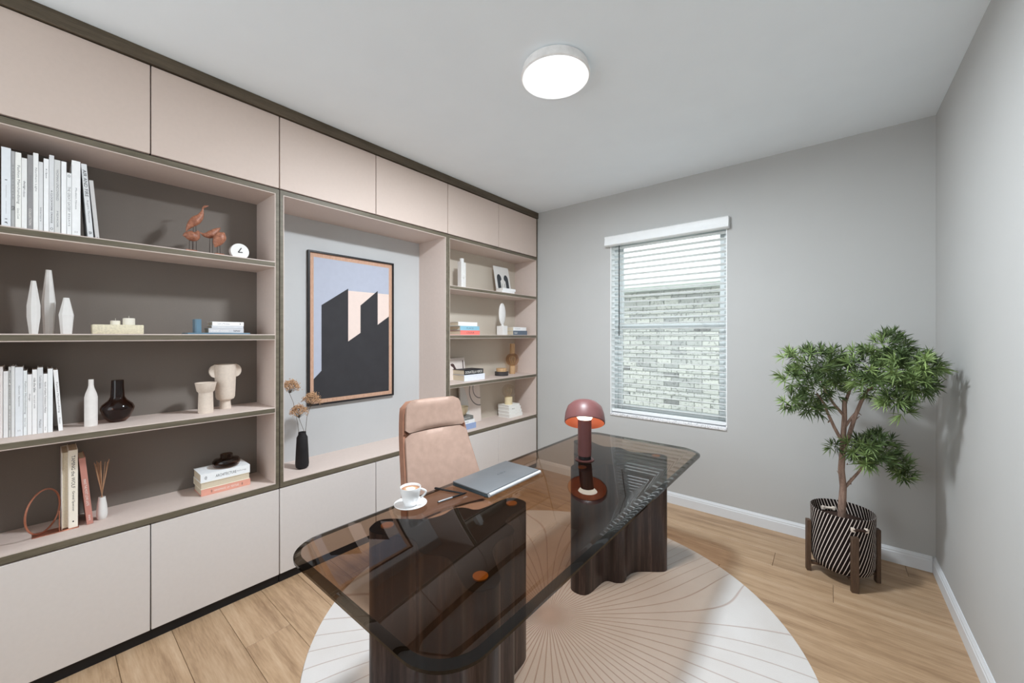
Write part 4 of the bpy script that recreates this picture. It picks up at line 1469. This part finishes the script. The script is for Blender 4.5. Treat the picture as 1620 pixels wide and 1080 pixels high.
obj('reflector', g, 'orange_in', sh, label='copper-orange inner reflector')
g = G(); g.lathe([(0, .336), (.018, .336), (.018, .340), (.014, .342), (0, .342)], 24); bmesh.ops.transform(g.b, matrix=TILT, verts=g.b.verts[:]); obj('top_cap', g, 'white_cer', sh)

lp = thing('laptop', 'closed grey laptop with silver hinge bar on the glass desk', 'laptop', (-1.262, 1.425, DZ))
g = G()
for a in (-.10, .10):
    for b_ in (-.17, .17):
        g.lathe([(0, 0), (.008, 0), (.008, .004), (0, .004)], 12, (a, b_, 0))
obj('feet', g, 'black', lp)
g = G(); g.box(-.112, .112, -.194, .194, .004, .017, .003, 2); obj('body', g, 'laptop_dark', lp)
g = G(); g.box(-.112, .108, -.194, .194, .0178, .0255, .0025, 2); ld = obj('lid', g, 'laptop', lp)
g = G(); g.tube([(.118, -.19, .0165), (.118, .19, .0165)], .0085, 14); obj('hinge_bar', g, 'hinge', lp)
text_part('ΛSU', .060, .012, 'laptop_dark', ld, (-.005, .03, .0256), (0, 1, 0), (-1, 0, 0), name='logo')

for nm, a, b_, z_, m1, lab in (('pen', (-1.414, 1.156), (-1.262, 1.200), .0, 'pen', 'slim black pen pointing under the laptop corner'), ('pen', (-1.284, 1.066), (-1.262, 1.216), .0, 'pen', 'black pen with a silver barrel section beside the cup')):
    a, b_ = Vector((*a, 0)), Vector((*b_, 0)); d = b_ - a; L = d.length
    pn = thing('pen', lab, 'pen', (a.x, a.y, DZ + .0045 + .0003), rz=math.atan2(d.y, d.x), group='pens on the desk')
    g = G(); g.tube([(0, 0, 0), (.004, 0, 0), (L * .55, 0, 0), (L * .9, 0, 0), (L, 0, 0)], [.003, .0042, .0045, .0042, .001], 12); obj('barrel', g, 'pen', pn)
    if 'silver' in lab:
        g = G(); g.tube([(.002, 0, 0), (L * .48, 0, 0)], .00465, 12); obj('silver_grip', g, 'chrome', pn)
    else:
        g = G(); g.tube([(.004, .0, .0052), (.035, 0, .0052)], .0009, 6); obj('clip', g, 'pen', pn)

sx_, sy_ = -1.350, .977
g = G(); g.lathe([(0, 0), (.034, 0), (.036, .003), (.052, .007), (.0665, .0125), (.0668, .0145), (.052, .0095), (.034, .006), (0, .006)], 48)
solo('saucer', g, 'porcelain', (sx_, sy_, DZ + .0003), 'white porcelain saucer under the coffee cup', 'saucer')
cp = thing('coffee_cup', 'white porcelain cup of frothy coffee standing on a saucer', 'cup', (sx_, sy_, DZ + .0068), rz=math.radians(42))
g = G(); g.lathe([(0, 0), (.024, 0), (.027, .004), (.033, .020), (.0395, .048), (.0425, .074), (.0415, .076), (.040, .074), (.037, .048), (.030, .02), (.02, .008), (0, .007)], 48)
obj('cup_body', g, 'porcelain', cp)
g = G(); g.lathe([(0, .067), (.030, .067), (.0388, .066)], 40, cap=False); obj('coffee', g, 'coffee', cp, label='latte foam')
g = G()
g.tube([(.0405 + .020 * math.sin(q * math.pi / 12) * 1.15, 0, .066 - .038 * (q / 12) + .006 * math.sin(q * math.pi / 12)) for q in range(13)], .0042, 10)
obj('handle', g, 'porcelain', cp)

# ------------------------------------------------------------------ office chair
chx, chy = -1.515, 1.395
ch = thing('office_chair', 'high-backed peach leather office chair tucked behind the desk', 'chair', (chx, chy, ZR), rz=math.radians(-9))


def back_section(z):
    """centre x of the front surface, half width, at height z above the floor"""
    s = (z - .42) / (1.055 - .42)
    x = -.085 - .19 * s ** .85 + .012 * math.sin(s * math.pi * 2)
    hwid = .262 - .085 * max(0, (s - .05)) ** .9
    return x, hwid


def shell(z0, z1, xo0, xo1, grow, n=14, crown=.016, topround=0, botround=0):
    rings = []
    for q in range(n + 1):
        f = q / n
        z = z0 + (z1 - z0) * f
        x, hwid = back_section(z)
        hwid += grow
        e = 0
        if topround and z > z1 - topround:
            u = (z - (z1 - topround)) / topround
            e = (1 - math.sqrt(max(0, 1 - u * u))) * .035
        if botround and z < z0 + botround:
            u = 1 - (z - z0) / botround
            e = (1 - math.sqrt(max(0, 1 - u * u))) * .02
        hw2 = hwid - e
        ring = []
        m = 10
        puff = 1.0
        if q in (0, n): puff = .35
        elif q in (1, n - 1): puff = .8
        for k_ in range(m + 1):
            u = -1 + 2 * k_ / m
            ring.append(Vector((x + xo1 - .012 * 0 + crown * puff * (1 - u ** 4) + .03 * u * u, u * hw2, z - ZR)))
        for k_ in range(m + 1):
            u = 1 - 2 * k_ / m
            ring.append(Vector((x + xo0 + .03 * u * u, u * hw2, z - ZR)))
        rings.append(ring)
    return rings


g = G(); g.sections(shell(.47, 1.050, -.062, -.012, .0, 18, .0, topround=.05)); obj('back_shell', g, 'leather_edge', ch, smooth=50, label='tan leather side and rear of the backrest')
g = G(); g.sections(shell(.895, 1.058, -.014, .004, -.010, 12, .020, topround=.045, botround=.012)); hr = obj('headrest_pad', g, 'leather', ch, smooth=60)
g = G(); g.sections(shell(.480, .890, -.014, .002, -.010, 16, .018, botround=.03, topround=.010)); obj('back_pad', g, 'leather', ch, smooth=60)
g = G()
x_, hw_ = back_section(.8925)
g.tube([(x_ - .008 + .03 * u * u + .002, u * (hw_ - .004), .8925 - ZR) for u in [-1 + q / 8 for q in range(17)]], .0035, 6); obj('seam', g, 'seam', ch)
g = G()
rings = []
for q in range(13):
    f = q / 12
    x = -.20 + .43 * f
    hw_ = .24 + .02 * math.sin(f * math.pi)
    zt_ = .475 - .01 * math.sin(f * math.pi) - (.03 * max(0, (f - .8) / .2) ** 2)
    if q in (0, 12): hw_ -= .02
    ring = []
    for k_ in range(11):
        u = -1 + 2 * k_ / 10
        ring.append(Vector((x, u * hw_, zt_ - .012 * abs(u) ** 5 - ZR - (.012 if q in (0, 12) else 0))))
    for k_ in range(11):
        u = 1 - 2 * k_ / 10
        ring.append(Vector((x, u * hw_ * .97, .415 - ZR)))
    rings.append(ring)
g.sections(rings); obj('seat_cushion', g, 'leather', ch, smooth=60)
g = G(); g.box(-.20, .20, -.22, .22, .395 - ZR, .414 - ZR, .008, 2); obj('seat_pan', g, 'leather_edge', ch)
g = G(); g.box(-.195, -.10, -.05, .05, .40 - ZR, .49 - ZR, .01, 2); obj('back_bracket', g, 'chrome', ch)
g = G(); g.lathe([(0, .09), (.03, .09), (.03, .25), (.02, .25), (.02, .385), (0, .385)], 20); obj('gas_column', g, 'chrome', ch)
for q in range(5):
    a = 2 * math.pi * q / 5 + .35
    c, s = math.cos(a), math.sin(a)
    g = G(); g.tube([(c * .02, s * .02, .105), (c * .15, s * .15, .092), (c * .25, s * .25, .074)], [.022, .018, .013], 10); arm = obj('base_arm', g, 'chrome', ch)
    g = G(); g.tube([(c * .25 - s * .022, s * .25 + c * .022, .0265), (c * .25 - s * .006, s * .25 + c * .006, .0265)], .026, 16)
    g.tube([(c * .25 + s * .006, s * .25 - c * .006, .0265), (c * .25 + s * .022, s * .25 - c * .022, .0265)], .026, 16)
    g.tube([(c * .25, s * .25, .03), (c * .25, s * .25, .075)], .006, 8)
    obj('caster', g, 'caster', arm)

# ------------------------------------------------------------------ potted tree
PX, PYY = .055, 3.016
pt_r = .165
ps = thing('plant_stand', 'dark walnut four-legged plant stand cradling the striped basket', 'plant stand', (PX, PYY, 0))
for q in range(4):
    a = math.radians(18 + 90 * q)
    c, s = math.cos(a), math.sin(a)
    g = G(); t = G()
    t.box(-.011, .011, -.017, .017, 0, .306, .002, 1)
    g._merge(t.b, Matrix.Translation((c * pt_r, s * pt_r, 0)) @ Matrix.Rotation(a, 4, 'Z'))
    obj('leg', g, 'standwood', ps)
for q in range(2):
    a = math.radians(18 + 90 * q)
    g = G(); t = G(); t.box(-pt_r + .011, pt_r - .011, -.010, .010, .040, .058 - .0 if q == 0 else .058, .001, 1)
    g._merge(t.b, Matrix.Rotation(a, 4, 'Z')); obj('cross_rail', g, 'standwood', ps)

bk = thing('striped_basket', 'black fabric basket planter with ivory diagonal stripes', 'planter', (PX, PYY, .0585))
RB, HB = .150, .335
g = G()
NU, uvs = 64, {}
prof = [(.0, 0), (.118, 0), (.136, .012), (.146, .045), (.149, .12), (.148, .24), (RB, HB), (RB - .004, HB + .001), (.142, .24), (.142, HB - .075)]
g.lathe(prof, NU, cap=False)
uvl = g.b.loops.layers.uv.new('UVMap')
for f in g.b.faces:
    us = []
    for l in f.loops:
        v = l.vert.co
        us.append(math.atan2(v.y, v.x) / (2 * math.pi) % 1.0)
    wrap = max(us) - min(us) > .5
    for l, u in zip(f.loops, us):
        if wrap and u < .5: u += 1
        l[uvl].uv = (u, l.vert.co.z / HB)
obj('fabric_body', g, 'basket', bk, smooth=50)
g = G(); g.lathe([(0, HB - .068), (.05, HB - .062), (.10, HB - .066), (.1425, HB - .07)], 32, cap=False); obj('soil', g, 'soil', bk)
for q, a in enumerate((math.radians(-62), math.radians(118))):
    c, s = math.cos(a), math.sin(a)
    g = G(); w_ = .42
    pts = [(math.cos(a + w_ * (u - .5) * 1.0) * (RB + (.007 if q == 0 else -.014)), math.sin(a + w_ * (u - .5)) * (RB + (.007 if q == 0 else -.014)), HB - .052) for u in (0, .25, .5, .75, 1)]
    g.tube(pts, .008, 10)
    hnd = obj('handle', g, 'soil' if q == 0 else 'ivory', bk)
    g = G()
    for u in (0, 1):
        b0 = a + w_ * (u - .5)
        rr2 = RB + (.006 if q == 0 else -.014)
        t = G(); t.box(-.008, .008, -.008, .008, -.011, .011, .002, 1)
        g._merge(t.b, Matrix.Translation((math.cos(b0) * rr2, math.sin(b0) * rr2, HB - .052)) @ Matrix.Rotation(b0, 4, 'Z'))
    obj('handle_grommet', g, 'ivory', hnd)

DT = 2.255      # camera depth of the trunk
tree = thing('indoor_tree', 'small indoor tree with clustered needle leaves growing from the striped basket', 'plant', (PX, PYY, .32))
def tp(px, py, dd=0.0):
    v = hd(px, py, DT + dd)
    v.x = min(v.x, XR - .03); v.y = min(v.y, YB - .04)
    return v
g = G()
g.tube([Vector((PX, PYY, .315)), tp(1332, 800), tp(1334, 770), tp(1331, 742), tp(1333, 715), tp(1334, 690), tp(1336, 662), tp(1336, 632)], [.021, .0195, .0165, .016, .015, .0135, .0125, .011], 12)
obj('trunk', g, 'bark', tree, world=True)
branches = [
    ([(1335, 712), (1343, 690), (1352, 660), (1362, 636), (1372, 618), (1392, 600)], [.011, .011, .010, .009, .007, .005], [0, -.01, -.03, -.05, -.08, -.12]),
    ([(1331, 696), (1320, 676), (1309, 652), (1304, 638), (1292, 622)], [.009, .008, .007, .006, .004], [0, 0, 0, 0, .02]),
    ([(1334, 656), (1320, 640), (1306, 620), (1298, 598)], [.008, .007, .006, .004], [0, -.02, -.03, -.03]),
    ([(1336, 676), (1346, 662), (1356, 650)], [.008, .007, .006], [0, -.02, -.04]),
    ([(1337, 770), (1346, 760), (1357, 748), (1366, 736), (1380, 728)], [.009, .008, .007, .006, .004], [0, 0, -.02, -.03, -.05]),
    ([(1336, 640), (1345, 615), (1352, 600)], [.009, .007, .004], [0, 0, 0]),
]
for pts, rs, ds_ in branches:
    g = G(); g.tube([tp(a, b_, d) for (a, b_), d in zip(pts, ds_)], rs, 8); obj('branch', g, 'bark', tree, world=True)
for a, b_, c, d in ((1329, 752, 1324, 744), (1310, 668, 1316, 661), (1346, 766, 1345, 755), (1357, 652, 1363, 657), (1340, 735, 1341, 732), (1352, 665, 1360, 658)):
    g = G(); g.tube([tp(a, b_), tp(c, d)], [.004, .0012], 6); obj('twig', g, 'bark', tree, world=True)


def foliage(clusters, n_ros, seed, back):
    rr_ = random.Random(seed)
    verts, faces, tone = [], [], []
    RV = Vector((RX, RY, 0)); FV = Vector((FX, FY, 0)); UV_ = Vector((0, 0, 1))
    tot = sum(c[2] * c[3] for c in clusters)
    for (cx, cy, ax, ay, dd, dr) in clusters:
        cnt = max(4, int(n_ros * ax * ay / tot))
        for _ in range(cnt):
            while True:
                u, v, w = rr_.uniform(-1, 1), rr_.uniform(-1, 1), rr_.uniform(-1, 1)
                q = u * u + v * v + w * w
                if .12 < q < 1: break
            px, py = cx + u * ax * .97, cy + v * ay * .97
            c = hd(px, py, DT + dd + w * dr)
            if c.x > XR - .07 or c.y > YB - .09: continue
            out = (RV * u + UV_ * (-v * .8 + .35) + FV * w * .8 + Vector((rr_.gauss(0, .25), rr_.gauss(0, .25), rr_.gauss(0, .25)))).normalized()
            s1 = out.orthogonal().normalized(); s2 = out.cross(s1)
            k = rr_.uniform(.85, 1.15)
            nl = rr_.randint(13, 18)
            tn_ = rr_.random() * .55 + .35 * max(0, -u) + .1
            for j in range(nl):
                a = j * 2.399 + rr_.uniform(-.2, .2)
                el = .15 + .95 * (j / nl)
                d = (out * math.cos(el * 1.35) + (s1 * math.cos(a) + s2 * math.sin(a)) * math.sin(el * 1.35)).normalized()
                L = rr_.uniform(.044, .068) * k
                wv = d.cross(out)
                if wv.length < 1e-3: wv = s1
                wv = wv.normalized() * .0033
                droop = Vector((0, 0, -.006)) * (L / .06)
                b0 = c + out * (.012 * (1 - j / nl)); m_ = b0 + d * L * .5; e = b0 + d * L + droop
                for pnt in (m_, e):
                    pnt.x = min(pnt.x, XR - .012); pnt.y = min(pnt.y, YB - .012)
                i0 = len(verts)
                verts += [b0 - wv * .4, b0 + wv * .4, m_ - wv, m_ + wv, e]
                faces += [(i0, i0 + 1, i0 + 3, i0 + 2), (i0 + 2, i0 + 3, i0 + 4)]
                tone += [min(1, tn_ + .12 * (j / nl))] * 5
    off = Vector(tree.location)
    me = bpy.data.meshes.new('foliage')
    me.from_pydata([v - off for v in verts], [], faces)
    at = me.attributes.new('tone', 'FLOAT', 'POINT')
    at.data.foreach_set('value', tone)
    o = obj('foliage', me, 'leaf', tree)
    o['kind'] = 'stuff'
    return o


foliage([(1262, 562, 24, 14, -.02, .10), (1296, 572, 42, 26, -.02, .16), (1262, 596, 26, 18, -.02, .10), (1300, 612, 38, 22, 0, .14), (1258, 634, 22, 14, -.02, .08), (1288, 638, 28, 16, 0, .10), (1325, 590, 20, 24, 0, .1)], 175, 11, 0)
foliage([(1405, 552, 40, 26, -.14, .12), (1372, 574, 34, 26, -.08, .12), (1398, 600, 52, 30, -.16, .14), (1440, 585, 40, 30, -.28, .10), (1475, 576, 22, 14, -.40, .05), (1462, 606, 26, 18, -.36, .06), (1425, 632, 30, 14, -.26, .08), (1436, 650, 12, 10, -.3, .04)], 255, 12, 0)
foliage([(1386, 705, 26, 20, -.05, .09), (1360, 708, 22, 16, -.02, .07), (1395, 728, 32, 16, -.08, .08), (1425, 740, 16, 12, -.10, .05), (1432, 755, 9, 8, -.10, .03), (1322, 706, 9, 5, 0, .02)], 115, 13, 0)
